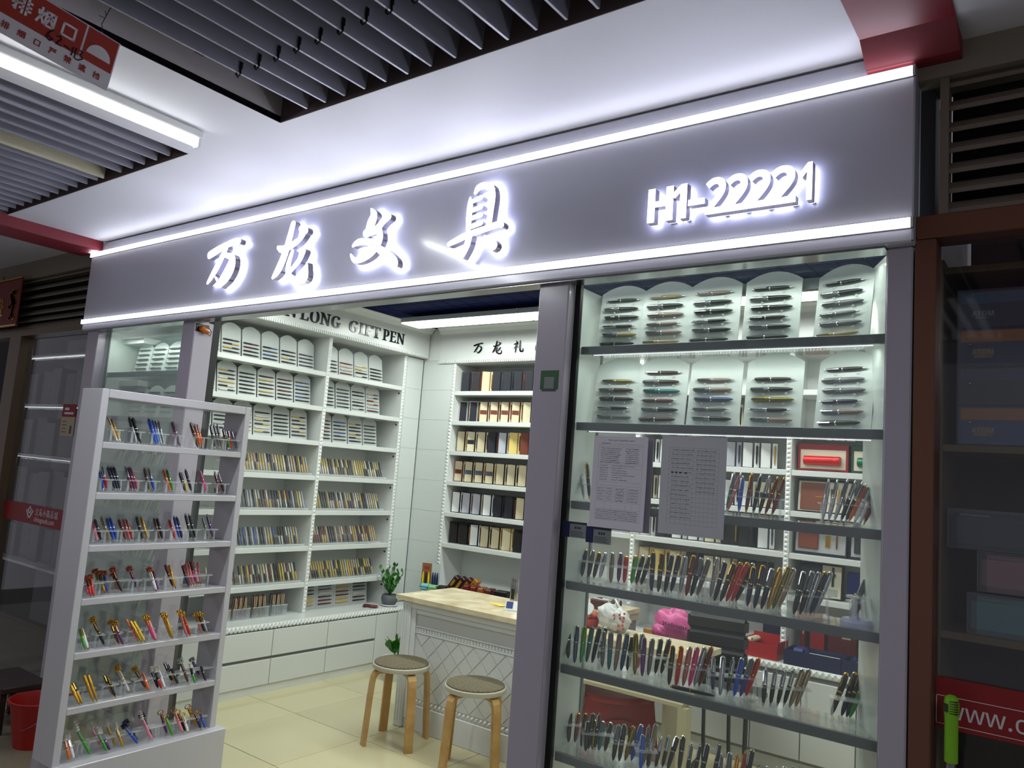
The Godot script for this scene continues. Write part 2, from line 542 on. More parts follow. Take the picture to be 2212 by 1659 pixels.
func _ceiling() -> void:
	# aisle ceiling: white boards around two louvred openings
	var s := st()
	for r in [[-4.8, .9, -2.3, -1.63], [-2.985, -2.375, -1.63, 2.0], [-9.0, -5.05, -2.3, 2.0], [.9, 3.0, -2.3, 2.0], [-5.05, .9, 2.0, 3.0]]:
		bx(s, Vector3(r[0], 2.775, r[2]), Vector3(r[1], 2.8, r[3]))
	var c := struct("ceiling", s, mats.ceiling, "white painted aisle ceiling lit by the fascia strips")
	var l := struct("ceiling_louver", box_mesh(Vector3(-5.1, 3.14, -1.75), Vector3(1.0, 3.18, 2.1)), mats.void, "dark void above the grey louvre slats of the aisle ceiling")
	var fr := st()
	for r in [[-2.385, -2.375, -1.64, 2.0, 1], [-2.985, -2.975, -1.64, 2.0, 1]]:
		bx(fr, Vector3(r[0], 2.776, r[2]), Vector3(r[1], 3.14, r[3]))
	part("side_board", fr, mat("side_board", Color(.72, .69, .7), .7), l)
	fr = st()
	for r in [[-2.375, .9], [-4.8, -2.985]]:
		bx(fr, Vector3(r[0], 2.776, -1.64), Vector3(r[1], 3.14, -1.628))
	bx(fr, Vector3(-4.8, 2.776, -1.64), Vector3(-4.79, 3.14, 2))
	bx(fr, Vector3(.89, 2.776, -1.64), Vector3(.9, 3.14, 2))
	part("end_board", fr, mats.brown_frame, l)
	var sl := st()
	var prof := PackedVector2Array([Vector2(-.004, 0), Vector2(.004, 0), Vector2(.011, .085), Vector2(.003, .085)])
	prism(sl, prof, -1.8, 1.8)
	var sm := done(sl)
	for i in 32:
		part("slat", sm, mats.slat, l, at(-2.2 + .0985 * i, 2.781, .19))
	for i in 17:
		var x := -3.1 - .1015 * i
		if i == 5:
			x -= .06
		if i > 5:
			x -= .02
		part("slat", sm, mats.slat_cream if i == 5 else mats.slat, l, at(x, 2.781, .19))
	# cross bars that carry the slats, pale pipes above
	var cb := st()
	for z in [-1.3, -.2, .9]:
		bx(cb, Vector3(-2.37, 2.868, z), Vector3(.88, 2.888, z + .03))
		bx(cb, Vector3(-4.78, 2.868, z), Vector3(-2.99, 2.888, z + .03))
	part("carrier_bar", cb, mats.brown_frame, l)
	var pp := st()
	for z in [-1.45, -1.15]:
		tube(pp, [Vector3(-4.7, 2.99, z), Vector3(.8, 2.99, z)], .035, 8)
	part("pipe", pp, mats.beige_wall, l)
	# small black clips on the slats
	var cl := st()
	tube(cl, [Vector3(-.012, .004, 0), Vector3(-.014, -.016, 0), Vector3(-.004, -.026, 0), Vector3(.008, -.018, 0), Vector3(.006, .004, 0)], .0035, 6)
	bx(cl, Vector3(-.008, .0, -.005), Vector3(.01, .022, .005))
	var cm := done(cl)
	for i in 10:
		part("clip", cm, mats.black, l, at(-2.2 + .0985 * i, 2.795, -1.335))
	part("clip", cm, mats.black, l, at(-4.33, 2.795, -1.35))
	# red painted beams
	var rb := st()
	bx(rb, Vector3(-.479, 2.772, -2.06), Vector3(-.255, 2.83, 2.0))
	quad(rb, Vector3(-.479, 2.772, -2.06), Vector3(-.255, 2.772, -2.06), Vector3(-.255, 2.722, -2.142), Vector3(-.479, 2.722, -2.142), Vector3(0, -1, 1))
	bx(rb, Vector3(-.479, 2.722, -2.2), Vector3(-.255, 2.775, -2.142))
	for x in [-.479, -.255]:
		tri(rb, Vector3(x, 2.772, -2.06), Vector3(x, 2.722, -2.142), Vector3(x, 2.772, -2.142), Vector3(x + .36, 0, 0))
	struct("beam", rb, mats.red_paint, "glossy dark red beam on the ceiling at the numbered end of the fascia")
	struct("beam", box_mesh(Vector3(-5.06, 2.712, -2.16), Vector3(-4.8, 2.8, 2.0), .004), mats.red_paint, "dark red ceiling beam beside the small louvre above the dark shop")
	# aisle tube lamp
	_tube_lamp("long white fluorescent tube lamp under the aisle ceiling behind the red hanging sign", -2.74, -.91)
	for p in ADDED_TUBES:  # fittings of the added tubes, outside the camera's view
		_tube_lamp("added unseen tube lamp along the aisle ceiling, %s" % ["nearest the bronze frame", "in front of the dark shop", "furthest from the pen shop"][ADDED_TUBES.find(p)], p.x, p.y)
	# hanging smoke outlet sign, swung a little
	var sg := thing("hanging_sign", "red and white hanging smoke outlet sign with black handwritten 62-113", "sign", Transform3D(Basis(Vector3.UP, PI / 2) * Basis(Vector3.BACK, deg_to_rad(-6.5)) * Basis(Vector3.RIGHT, deg_to_rad(3)), Vector3(-2.3, 2.68, -.84)))
	part("board", box_mesh(Vector3(-.16, -.0775, -.004), Vector3(.157, .0775, 0), .002), mat("sign_white", Color(.78, .76, .78), .5), sg)
	var rd := st()
	bx(rd, Vector3(-.155, -.025, 0), Vector3(.058, .073, .0006))
	bx(rd, Vector3(.064, -.025, 0), Vector3(.152, .073, .0006))
	stuff(part("red_field", rd, mat("sign_red", Color(.58, .16, .1), .5), sg))
	for i in 3:
		var big := st()
		write(big, "排烟口"[i], Vector2(-.105 + .062 * i, .027), .052, .062, .0062, at(0, 0, .0006))
		part("large_character", big, mats.sign_white, sg)
	var wl := st()
	var dome := PackedVector2Array()
	for i in 13:
		dome.append(Vector2(.108, .0) + Vector2(cos(PI * i / 12) * .034, sin(PI * i / 12) * .036))
	prism(wl, dome, .0006, .0014)
	part("half_moon", wl, mats.sign_white, sg)
	for i in 7:
		var sr := st()
		write(sr, "排烟口严禁遮挡"[i], Vector2(-.126 + .0405 * i, -.051), .021, .0405, .0024, at(0, 0, .0002))
		part("small_character", sr, mats.sign_red, sg)
	var hw := st()
	var ht := at(.005, -.02, .0015)
	for ln in ["-22,26 -32,12 -34,-4 -24,-8 -18,0 -30,4", "-10,14 -2,20 2,12 -8,-6 6,-6", "14,2 28,-1", "36,10 36,-14", "44,12 45,-16", "54,12 62,10 56,0 66,-8 56,-18 48,-18"]:
		var pts := []
		for q in ln.split(" "):
			var f: PackedFloat64Array = q.split_floats(",")
			pts.append(Vector2(f[0], f[1]) * .001)
		pen_line(hw, pts, .0028, ht)
	part("handwriting", hw, mats.black, sg)
	var wi := st()
	tube(wi, [Vector3(.1, .078, 0), Vector3(.092, .1, 0), Vector3(.096, .125, 0), Vector3(.1, .15, 0), Vector3(.104, .17, 0)], .0012, 5)
	tube(wi, [Vector3(.096, .122, 0), Vector3(.078, .118, .002)], .001, 5)
	tube(wi, [Vector3(.097, .13, 0), Vector3(.09, .142, 0)], .001, 5)
	part("wire", wi, mats.black, sg)
	wi = st()
	tube(wi, [Vector3(-.12, .078, 0), Vector3(-.118, .12, 0), Vector3(-.12, .17, 0)], .0012, 5)
	part("wire", wi, mats.black, sg)
	# shop ceiling: navy tiles in a pale grid
	var ic := struct("ceiling", box_mesh(Vector3(-4.94, 2.742, -5.1), Vector3(-.36, 2.774, -2.24)), mats.grid_white, "navy tiled shop ceiling with a thin pale grid")
	var ct := done(box_mesh(Vector3(-.067, -.004, -.067), Vector3(.067, .004, .067)))
	var rest := st()
	for i in 32:
		for j in 20:
			var x := -4.86 + .14 * i
			var z := -5.03 + .14 * j
			if z < -3.8 and (x < -2.8 or (x > -2.0 and x < -.6)):
				part("ceiling_tile", ct, mats.navy_tile, ic, at(x, 2.738, z))
			else:
				bx(rest, Vector3(x - .067, 2.734, z - .067), Vector3(x + .067, 2.742, z + .067))
	stuff(part("ceiling_tile", rest, mats.navy_tile, ic))
	# luminaires
	var n := 0
	for z in [-4.32, -3.05]:
		for x in [-3.73, -2.6, -1.47]:
			var lu := thing("ceiling_luminaire", ("flat white linear luminaire under the navy shop ceiling, " + ["left one above the pen shelves", "middle one above the counter", "one above the glass case"][n % 3]) if n < 3 else ["linear luminaire near the door by the pen shelves", "linear luminaire just inside the open door", "linear luminaire close behind the glass case"][n % 3], "lamp", at(x, 0, z))
			part("housing", box_mesh(Vector3(-.562, 2.664, -.105), Vector3(.562, 2.7, .105), .002), mat("housing", Color(.7, .72, .73), .3, .4), lu)
			part("diffuser", box_mesh(Vector3(-.555, 2.655, -.1), Vector3(.555, 2.664, .1)), mats.luminaire, lu)
			for hx in [-.4, .4]:
				var hg := st()
				tube(hg, [Vector3(hx, 2.7, 0), Vector3(hx, 2.735, 0)], .004, 6)
				part("hanger", hg, mats.steel, lu)
			n += 1

func _fascia() -> void:
	var f := thing("shop_fascia", "long glossy lavender grey fascia box over the pen shop front", "fascia")
	part("panel", box_mesh(Vector3(-4.93, 2.235, -2.235), Vector3(-.36, 2.768, -2.16), .004), mats.fascia, f)
	part("soffit", box_mesh(Vector3(-4.8, 2.2295, -2.245), Vector3(-.43, 2.2348, -2.175)), mats.steel, f)
	for y in [2.702, 2.2845]:
		var s := thing("light_strip", ("upper" if y > 2.5 else "lower") + " glowing white light strip along the lavender fascia", "lamp", at(-2.645, y, -2.16))
		part("diffuser", box_mesh(Vector3(-2.284, -.0115, .001), Vector3(2.284, .0115, .011)), mats.led, s)
		part("profile", box_mesh(Vector3(-2.286, -.014, 0), Vector3(2.286, .014, .005)), mats.white, s)
		for x in [-2.286, 2.28]:
			part("end_cap", box_mesh(Vector3(x, -.014, .0), Vector3(x + .006, .014, .0125)), mats.white, s)
	# calligraphy
	var chars := [
		["万", -3.423, ["-120,62,41 -61,78,41 7,95,33 89,107,33 120,104,28", "17,81,29 -16,30,38 -67,-38,38 -110,-83,16", "14,47,24 80,26,35 87,-23,41 54,-70,42 7,-104,24", "8,-107,22 -45,-61,11"]],
		["龙", -2.88, ["-105,35,20 -68,22,36 -3,36,33 52,60,27 83,95,25", "-14,134,33 -28,74,39 -48,2,43 -85,-69,44 -121,-105,16", "44,106,25 84,90,29", "2,4,21 -15,-52,31 -9,-101,33 36,-131,33 95,-134,30 121,-120,22 114,-62,11", "81,-5,30 57,-44,29 5,-85,23 -26,-113,14"]],
		["文", -2.341, ["-41,130,7 -21,100,36 -32,67,49 -46,26,34", "-59,29,34 0,34,34 40,68,33 68,80,28", "18,35,29 29,-8,32 2,-51,29 -49,-77,29 -109,-83,24 -139,-55,9", "-130,-18,14 -100,-6,28 -43,-12,26 10,-38,28 73,-77,39 123,-110,34 139,-130,11"]],
		["具", -1.807, ["-37,93,7 -35,63,25 -36,18,25 -34,-27,23", "-13,108,15 -1,125,26 29,129,26 60,114,27 70,76,25 66,23,25 62,-35,24", "-25,77,17 15,85,19", "-23,41,17 18,49,19", "-23,11,17 21,18,19", "-23,-21,19 24,-13,19", "-123,-75,19 -73,-61,26 -25,-49,25 45,-39,24 106,-29,25 123,-34,19", "-25,-54,25 -35,-91,29 -53,-129,19", "47,-69,14 74,-88,31 94,-106,29 86,-120,10"]]]
	for c in chars:
		var o := thing("sign_character", "glowing white brush character %s, %s of the four on the lavender fascia" % [c[0], ORD[chars.find(c)]], "sign letter", at(c[1], 2.477, -2.16), "fascia lettering")
		var a := st()
		brush(a, c[2], .0475, .049)
		part("lit_face", a, mats.letter_face, o)
		a = st()
		brush(a, c[2], .018, .0474)
		part("side_wall", a, mats.letter_side, o)
		a = st()
		brush(a, c[2], .0165, .0179, .001)
		part("back_glow", a, mats.letter_back, o)
		var pins := st()
		var w0: PackedFloat64Array = c[2][0].split(" ")[1].split_floats(",")
		var w1: PackedFloat64Array = c[2][1].split(" ")[1].split_floats(",")
		for w in [w0, w1]:
			pins = st()
			tube(pins, [Vector3(w[0] * .001, w[1] * .001, 0), Vector3(w[0] * .001, w[1] * .001, .017)], .003, 6)
			part("mounting_pin", pins, mats.steel, o)
	var digits := [["H", -1.062, .085, "letter H at the start"], ["1", -1.0, .05, "digit 1 right after the letter H"], ["-", -.943, .053, "short dash before the row of twos"], ["2", -.882, .064, "first digit 2 after the dash"], ["2", -.817, .066, "second digit 2 of the four"], ["2", -.7515, .067, "third digit 2 of the four"], ["2", -.684, .07, "fourth digit 2 beside the last digit"], ["1", -.622, .034, "final digit 1"]]
	for d in digits:
		var o := thing("sign_character", "glowing white %s of the shop number on the fascia" % d[3], "sign letter", at(d[1], 2.3695, -2.16), "shop number")
		var m := text_mesh(d[0], false, 800, .108, .0015)
		var bb := m.get_aabb()
		var k: float = d[2] / bb.size.x if d[0] != "-" else .053 / bb.size.x
		var off := -bb.get_center()
		var base := .0
		if d[0] == "-":
			base = .036
		for e in [["lit_face", .048, mats.letter_face, .0015], ["side_wall", .0328, mats.letter_side, .029], ["back_glow", .0172, mats.letter_back, .0014]]:
			var mm := text_mesh(d[0], false, 800, .108, e[3])
			part(e[0], mm, e[2], o, Transform3D(Basis.from_scale(Vector3(k, 1, 1)), Vector3(off.x * k, base - bb.position.y, e[1])))
		part("mounting_pin", box_mesh(Vector3(d[2] * .22, base + .002, 0), Vector3(d[2] * .44, base + .008, .0172)), mats.steel, o)

func _neighbours() -> void:
	# right-hand neighbour: bronze frame, louvre, dark glass, wooden shelves
	struct("wall_right", box_mesh(Vector3(-.36, 2.685, -2.32), Vector3(3, 2.776, -2.19)), mats.beige_wall, "beige header wall above the louvre of the neighbouring dark shop")
	struct("wall_left", box_mesh(Vector3(-9, 2.65, -2.32), Vector3(-4.93, 2.776, -2.19)), mats.beige_wall, "beige header wall above the louvre of the shop with the red flag")
	var fr := thing("bronze_frame", "bronze metal shop front frame beside the lavender post", "frame", at(0, 0, -2.2))
	part("post", box_mesh(Vector3(-.362, 0, -.09), Vector3(-.312, 2.25, .0), .003), mats.bronze, fr)
	part("rail", box_mesh(Vector3(-.36, 2.25, -.09), Vector3(1.6, 2.312, .004), .003), mats.bronze, fr)
	part("post", box_mesh(Vector3(1.5, 0, -.09), Vector3(1.56, 2.25, 0), .003), mats.bronze, fr)
	var lv := thing("vent_louver", "dusty horizontal vent louvre above the bronze rail", "vent", at(0, 0, -2.2))
	part("post", box_mesh(Vector3(-.307, 2.312, -.05), Vector3(-.286, 2.686, 0)), mats.louver, lv)
	part("edge_strip", box_mesh(Vector3(-.36, 2.312, -.12), Vector3(-.324, 2.684, -.05)), mat("blue_grey", Color(.2, .22, .25), .5), lv)
	var blade := st()
	prism(blade, PackedVector2Array([Vector2(0, 0), Vector2(.028, .028), Vector2(.028, .032), Vector2(-.003, .004), Vector2(-.003, -.008), Vector2(0, -.008)]), 0, 1.9)
	var bm := done(blade)
	for y in [2.667, 2.602, 2.543, 2.486, 2.43, 2.376, 2.322]:
		part("blade", bm, mats.louver, lv, Transform3D(Basis(Vector3.UP, PI / 2), Vector3(-.286, y, -.012)))
	part("backing", box_mesh(Vector3(-.29, 2.31, -.12), Vector3(1.6, 2.69, -.1)), mats.void, lv)
	struct("window_1", box_mesh(Vector3(-.312, 0, -2.262), Vector3(1.5, 2.25, -2.254)), mats.glass_dark, "dark glass pane in the bronze frame")
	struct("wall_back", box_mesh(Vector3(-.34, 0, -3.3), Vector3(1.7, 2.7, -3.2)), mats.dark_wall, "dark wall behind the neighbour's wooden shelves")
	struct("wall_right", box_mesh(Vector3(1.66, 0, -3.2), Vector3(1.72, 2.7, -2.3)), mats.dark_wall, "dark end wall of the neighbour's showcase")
	var wood := mat("dark_wood", Color(.42, .36, .24), .5)
	var cb := thing("wooden_shelf_unit", "dark wooden shelf unit behind the bronze framed glass", "shelf")
	part("upright", box_mesh(Vector3(-.345, 0, -2.75), Vector3(-.327, 2.26, -2.45)), wood, cb)
	for y in [2.217, 1.712, 1.208, .7]:
		part("shelf", box_mesh(Vector3(-.326, y, -2.75), Vector3(1.6, y + .019, -2.45)), wood, cb)
	part("back_panel", box_mesh(Vector3(-.34, 0, -2.77), Vector3(1.6, 2.26, -2.752)), mat("dark_wood_back", Color(.14, .12, .09), .6), cb)
	var foil := clear_mat("foil", Color(.8, .85, .9), .1, .08)
	var bc := [[Color(.25, .36, .52), Color(.17, .21, .32), "top"], [Color(.72, .45, .17), Color(.17, .21, .38), "second"], [Color(.24, .28, .4), Color(.15, .16, .22), "third"], [Color(.68, .45, .16), Color(.2, .32, .5), "lowest"]]
	for i in 4:
		var y := 2.059 - .1085 * i
		var b := thing("pen_case_box", "dark blue box with %s band in clear film, %s of its stack" % [["a blue", "an orange", "a navy", "an amber"][i], bc[i][2]], "box", at(-.292, y, -2.46))
		part("body", box_mesh(Vector3(0, 0, -.2), Vector3(.4, .1065, 0), .003), mat("case%d" % i, bc[i][1], .5), b)
		part("band", box_mesh(Vector3(.008, .068, 0), Vector3(.4, .1, .002)), mat("band%d" % i, bc[i][0], .45), b)
		part("film", box_mesh(Vector3(-.002, -.0008, -.2), Vector3(.402, .1078, .006)), foil, b)
		if i != 2:
			part("label_plate", box_mesh(Vector3(.037, .022, 0), Vector3(.085, .05, .003), .001), mat("plate%d" % i, [Color(.24, .27, .35), Color(.55, .38, .2), Color.BLACK, Color(.5, .42, .22)][i], .4), b)
			var tm := text_mesh("ATOM", false, 700, .0135, .001)
			part("lettering", tm, mat("plate_text", Color(.62, .62, .6), .5), b, at(.061, .0325 - base_y(false, 700, .0135), .0035))
			part("under_line", box_mesh(Vector3(.042, .0265, .003), Vector3(.07, .0285, .0035)), mats.plate_text, b)
		part("stud", box_mesh(Vector3(.026, .056, .002), Vector3(.036, .064, .008), .003), mats.chrome, b)
	var low := [[-.315, 1.45, .107, Color(.12, .15, .22), "dark navy box in clear film above two bags"], [-.244, 1.342, .106, Color(.6, .42, .45), "dusty pink pencil bag in a clear sleeve"], [-.267, 1.2275, .108, Color(.28, .52, .54), "teal pencil bag in a clear sleeve on the dark wooden shelf"]]
	for q in low:
		var b := thing("pencil_bag", q[4] + " behind the dark glass", "pencil bag", at(q[0], q[1], -2.47))
		part("bag", box_mesh(Vector3(.008, .0, -.16), Vector3(.42, q[2] - .008, -.004), .014), mat("bag" + str(q[1]), q[3], .7), b)
		part("sleeve", box_mesh(Vector3(0, 0, -.165), Vector3(.43, q[2], 0), .002), foil, b)
		var rim := st()
		bx(rim, Vector3(0, 0, 0), Vector3(.43, .002, .002))
		bx(rim, Vector3(0, q[2] - .002, 0), Vector3(.43, q[2], .002))
		bx(rim, Vector3(0, 0, 0), Vector3(.002, q[2], .002))
		part("rim", rim, mat("rim_grey", Color(.4, .42, .44), .3), b)
		part("zip", box_mesh(Vector3(.03, q[2] - .018, -.004), Vector3(.1, q[2] - .013, -.001)), mats.rim_grey, b)
	_web_strip("red web address strip across the dark glass in the bronze frame", Vector3(-.309, 1.021, -2.252), 1.75, true)
	# mop against the glass
	var mp := thing("mop", "mop with lime green grip leaning by the bronze framed glass", "mop", Transform3D(Basis(Vector3.RIGHT, .0), Vector3(-.266, 0, -2.18)))
	var hs := st()
	lathe(hs, [Vector2(.0145, .965), Vector2(.0145, 1.06), Vector2(.0165, 1.085), Vector2(.0165, 1.1), Vector2(.014, 1.112), Vector2(.007, 1.117), Vector2(0, 1.118)], 14)
	part("grip", hs, mat("lime", Color(.45, .68, .08), .45), mp)
	var gv := st()
	for i in 6:
		bx(gv, Vector3(-.002, 1.077 + .0055 * i, .0), Vector3(.0155, 1.0785 + .0055 * i, .0172))
	bx(gv, Vector3(-.0155, 1.08, .004), Vector3(-.005, 1.098, .0165))
	part("groove", gv, mat("lime_dark", Color(.12, .2, .04), .6), mp)
	var po := st()
	lathe(po, [Vector2(.0105, .05), Vector2(.0105, .966)], 12)
	part("pole", po, mats.steel, mp)
	part("mop_head", box_mesh(Vector3(-.15, 0, -.012), Vector3(.15, .05, .08), .01), mats.white, mp)
	# left-hand neighbour
	var f2 := thing("bronze_frame", "dull bronze shop front frame of the dark shop with the red flag", "frame", at(0, 0, -2.2))
	part("post", box_mesh(Vector3(-6.09, 0, -.09), Vector3(-5.91, 2.27, 0), .003), mat("bronze_pale", Color(.4, .33, .25), .35, .3), f2)
	part("rail", box_mesh(Vector3(-7.6, 2.25, -.09), Vector3(-4.935, 2.302, .004), .003), mats.bronze_pale, f2)
	part("post", box_mesh(Vector3(-4.975, 0, -.09), Vector3(-4.94, 2.25, -.02), .003), mats.bronze_pale, f2)
	var l2 := thing("vent_louver", "horizontal vent louvre beside the red flag and the fascia end", "vent", at(0, 0, -2.2))
	for y in [2.636, 2.578, 2.519, 2.461, 2.403, 2.354, 2.309]:
		part("blade", bm, mats.louver, l2, Transform3D(Basis(Vector3.UP, PI / 2), Vector3(-6.84, y, -.012)))
	part("backing", box_mesh(Vector3(-7.4, 2.3, -.12), Vector3(-4.94, 2.655, -.1)), mats.void, l2)
	struct("window_2", box_mesh(Vector3(-5.91, 0, -2.262), Vector3(-4.975, 2.25, -2.254)), mats.glass_dark, "dark glass pane of the showcase beside the pen shop")
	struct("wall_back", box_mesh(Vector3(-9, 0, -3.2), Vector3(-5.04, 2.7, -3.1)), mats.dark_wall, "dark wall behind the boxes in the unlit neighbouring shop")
	var sh := thing("showcase_shelf", "lit white shelves of the dark showcase left of the pen stand", "shelf")
	for y in [2.19, 1.803, 1.416, 1.02, .62]:
		part("shelf", box_mesh(Vector3(-6.95, y, -2.95), Vector3(-5.05, y + .018, -2.6)), mats.panel_green, sh)
	part("back_panel", box_mesh(Vector3(-6.95, .1, -2.97), Vector3(-5.05, 2.4, -2.952)), mat("showcase_back", Color(.35, .37, .42), .5), sh)
	for y in [2.184, 1.797, 1.41]:
		var ls := thing("shelf_light", "thin white light strip under the %s shelf of the dark showcase" % ["upper", "middle", "lower"][int((2.184 - y) / .38 + .1)], "lamp", at(-6.2, y, -2.63))
		part("strip", box_mesh(Vector3(-.75, 0, -.005), Vector3(.75, .005, .005)), mats.small_led, ls)
		part("clip", box_mesh(Vector3(-.76, .002, -.008), Vector3(-.75, .006, .008)), mats.steel, ls)
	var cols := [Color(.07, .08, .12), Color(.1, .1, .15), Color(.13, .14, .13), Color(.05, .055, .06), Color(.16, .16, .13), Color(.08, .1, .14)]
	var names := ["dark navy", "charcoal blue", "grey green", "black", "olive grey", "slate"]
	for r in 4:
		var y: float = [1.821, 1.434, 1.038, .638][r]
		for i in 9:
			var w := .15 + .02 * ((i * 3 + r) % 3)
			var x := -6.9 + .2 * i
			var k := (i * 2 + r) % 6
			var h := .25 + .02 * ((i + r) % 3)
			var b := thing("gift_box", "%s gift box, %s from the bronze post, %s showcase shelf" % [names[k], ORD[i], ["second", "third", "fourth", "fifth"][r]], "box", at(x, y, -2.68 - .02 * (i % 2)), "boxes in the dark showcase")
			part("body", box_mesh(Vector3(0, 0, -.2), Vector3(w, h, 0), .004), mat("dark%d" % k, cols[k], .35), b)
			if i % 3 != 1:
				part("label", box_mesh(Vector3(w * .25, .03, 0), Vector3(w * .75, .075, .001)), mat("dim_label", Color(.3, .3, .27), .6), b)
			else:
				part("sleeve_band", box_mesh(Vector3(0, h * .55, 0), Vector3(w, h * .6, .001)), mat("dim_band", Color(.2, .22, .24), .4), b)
	_web_strip("red sticker strip with a white logo across the dark showcase glass", Vector3(-5.9, 1.012, -2.252), .92, false)
	var tag := thing("hanging_tag", "red and cream hanging notice on the dark showcase glass", "sign", at(-5.14, 1.688, -2.248))
	part("cream_field", box_mesh(Vector3(-.09, -.1, 0), Vector3(.09, .02, .002)), mat("cream_card", Color(.66, .6, .5), .6), tag)
	part("red_field", box_mesh(Vector3(-.09, .02, 0), Vector3(.09, .1, .0022)), mat("card_red", Color(.5, .07, .07), .6), tag)
	var tl := st()
	for i in 4:
		bx(tl, Vector3(-.07, -.012 - .022 * i, .002), Vector3(-.02 + .01 * (i % 2), -.007 - .022 * i, .0026))
	bx(tl, Vector3(.035, -.085, .002), Vector3(.06, -.035, .0026))
	part("lettering", tl, mats.black, tag)
	var tw := st()
	bx(tw, Vector3(-.06, .062, .0022), Vector3(.0, .078, .0028))
	bx(tw, Vector3(-.06, .036, .0022), Vector3(.062, .05, .0028))
	part("white_lettering", tw, mats.sign_white, tag)
	# red flag with gold figure
	var fg := thing("hanging_flag", "dark red festive hanging flag with gold figure beside the vent louvre", "flag", at(-6.13, 2.48, -2.13))
	part("cloth", box_mesh(Vector3(-.42, -.17, -.012), Vector3(.29, .16, 0), .006), mat("flag_red", Color(.42, .05, .05), .6), fg)
	var gs := st()
	brush(gs, ["150,60,30 190,20,44 230,-20,40 215,-80,36 240,-120,24", "180,80,16 215,60,24 250,90,10", "205,-10,30 160,-40,20 130,-20,8", "225,-60,24 190,-110,22 165,-120,8"], 0, .006)
	write(gs, "进", Vector2(-.02, -.03), .14, .2, .016, at(0, 0, 0), .005)
	part("gold_figure", gs, mats.gold, fg)
	var fb := st()
	for e in [[-.42, .29, .16], [-.42, .29, -.172]]:
		bx(fb, Vector3(e[0], e[2], -.013), Vector3(e[1], e[2] + .012, .002))
	part("gold_border", fb, mats.gold, fg)
	part("cord", box_mesh(Vector3(-.05, .17, -.008), Vector3(-.04, .2, -.004)), mats.black, fg)
	# bucket and low stool on the aisle floor
	var bk := thing("bucket", "red plastic bucket with wire handle behind the pen stand", "bucket", at(-4.37, 0, -1.97))
	var bs := st()
	lathe(bs, [Vector2(.1, 0), Vector2(.135, .2), Vector2(.145, .215), Vector2(.15, .23), Vector2(.14, .232), Vector2(.13, .2), Vector2(.096, .01)], 24)
	part("pail", bs, mat("bucket_red", Color(.6, .07, .06), .4), bk)
	var hp := []
	for i in 13:
		var a := PI * i / 12
		hp.append(Vector3(cos(a) * .148, .21 - sin(a) * .12, sin(a) * .11))
	var hn := st()
	tube(hn, hp, .002, 6)
	part("handle", hn, mats.steel, bk)
	var ws := thing("wooden_stool", "low dark wooden stool in front of the dark showcase", "stool", at(-4.78, 0, -1.98))
	var wd := mat("stool_wood", Color(.16, .09, .07), .5)
	part("seat", box_mesh(Vector3(-.2, .21, -.12), Vector3(.2, .245, .12), .006), wd, ws)
	for x in [-.17, .15]:
		for z in [-.1, .08]:
			part("leg", box_mesh(Vector3(x, 0, z), Vector3(x + .03, .21, z + .03)), wd, ws)
	part("rail", box_mesh(Vector3(-.15, .1, .085), Vector3(.16, .125, .1)), wd, ws)

func _web_strip(label: String, o: Vector3, w: float, address: bool) -> void:
	var s := thing("red_sticker_strip", label, "sign", Transform3D(Basis(), o))
	part("red_field", box_mesh(Vector3(0, 0, 0), Vector3(w, .121, .001)), mat("strip_red", Color(.5, .03, .05), .45), s)
	var l := st()
	if address:
		for y in [.01, .076]:
			bx(l, Vector3(.001, y, .001), Vector3(w - .002, y + .0016, .0015))
		bx(l, Vector3(.001, .01, .001), Vector3(.0026, .0776, .0015))
		part("white_frame", l, mats.sign_white, s)
		var t := text_mesh("www.chinagoods.com", false, 400, .041, .0008)
		part("lettering", t, mats.sign_white, s, at(.02 - t.get_aabb().position.x, .0265 - base_y(false, 400, .041), .0014))
	else:
		write(l, "义乌小商品城", Vector2(.5, .082), .05, .0535, .0042, at(0, 0, .001))
		part("white_lettering", l, mats.sign_white, s)
		var t := text_mesh("chinagoods.com", false, 400, .028, .0008)
		part("lettering", t, mats.sign_white, s, at(.47 - t.get_aabb().position.x, .02 - base_y(false, 400, .028), .0014))
		var m := st()
		pen_line(m, [Vector2(.35, .08), Vector2(.395, .03), Vector2(.44, .08)], .012, at(0, 0, .001))
		pen_line(m, [Vector2(.37, .09), Vector2(.395, .06), Vector2(.42, .09)], .01, at(0, 0, .001))
		lathe(m, [Vector2(.0, 0), Vector2(.011, 0), Vector2(.011, .0008), Vector2(0, .0008)], 12, Transform3D(Basis(Vector3.RIGHT, PI / 2), Vector3(.395, .1, .001)))
		part("logo", m, mats.sign_white, s)

func base_y(serif: bool, weight: int, cap: float) -> float:
	return text_mesh("H", serif, weight, cap, .001).get_aabb().position.y

# pyramid studs up a stile, or along a ledge: count pieces of pitch p in the frame t (x across, y along, z out)
func studs(s: SurfaceTool, n: int, p: float, w: float, d: float, t: Transform3D) -> void:
	for i in n:
		var y0 := p * i
		var c := t * Vector3(0, y0 + p / 2, d)
		var q := [t * Vector3(-w / 2, y0, 0), t * Vector3(w / 2, y0, 0), t * Vector3(w / 2, y0 + p, 0), t * Vector3(-w / 2, y0 + p, 0)]
		for k in 4:
			tri(s, q[k], q[(k + 1) % 4], c, t.basis.z)

func teeth(s: SurfaceTool, n: int, p: float, h: float, d: float, t: Transform3D) -> void:
	for i in n:
		bx(s, Vector3(p * i, 0, 0), Vector3(p * i + p * .6, h, d), t)

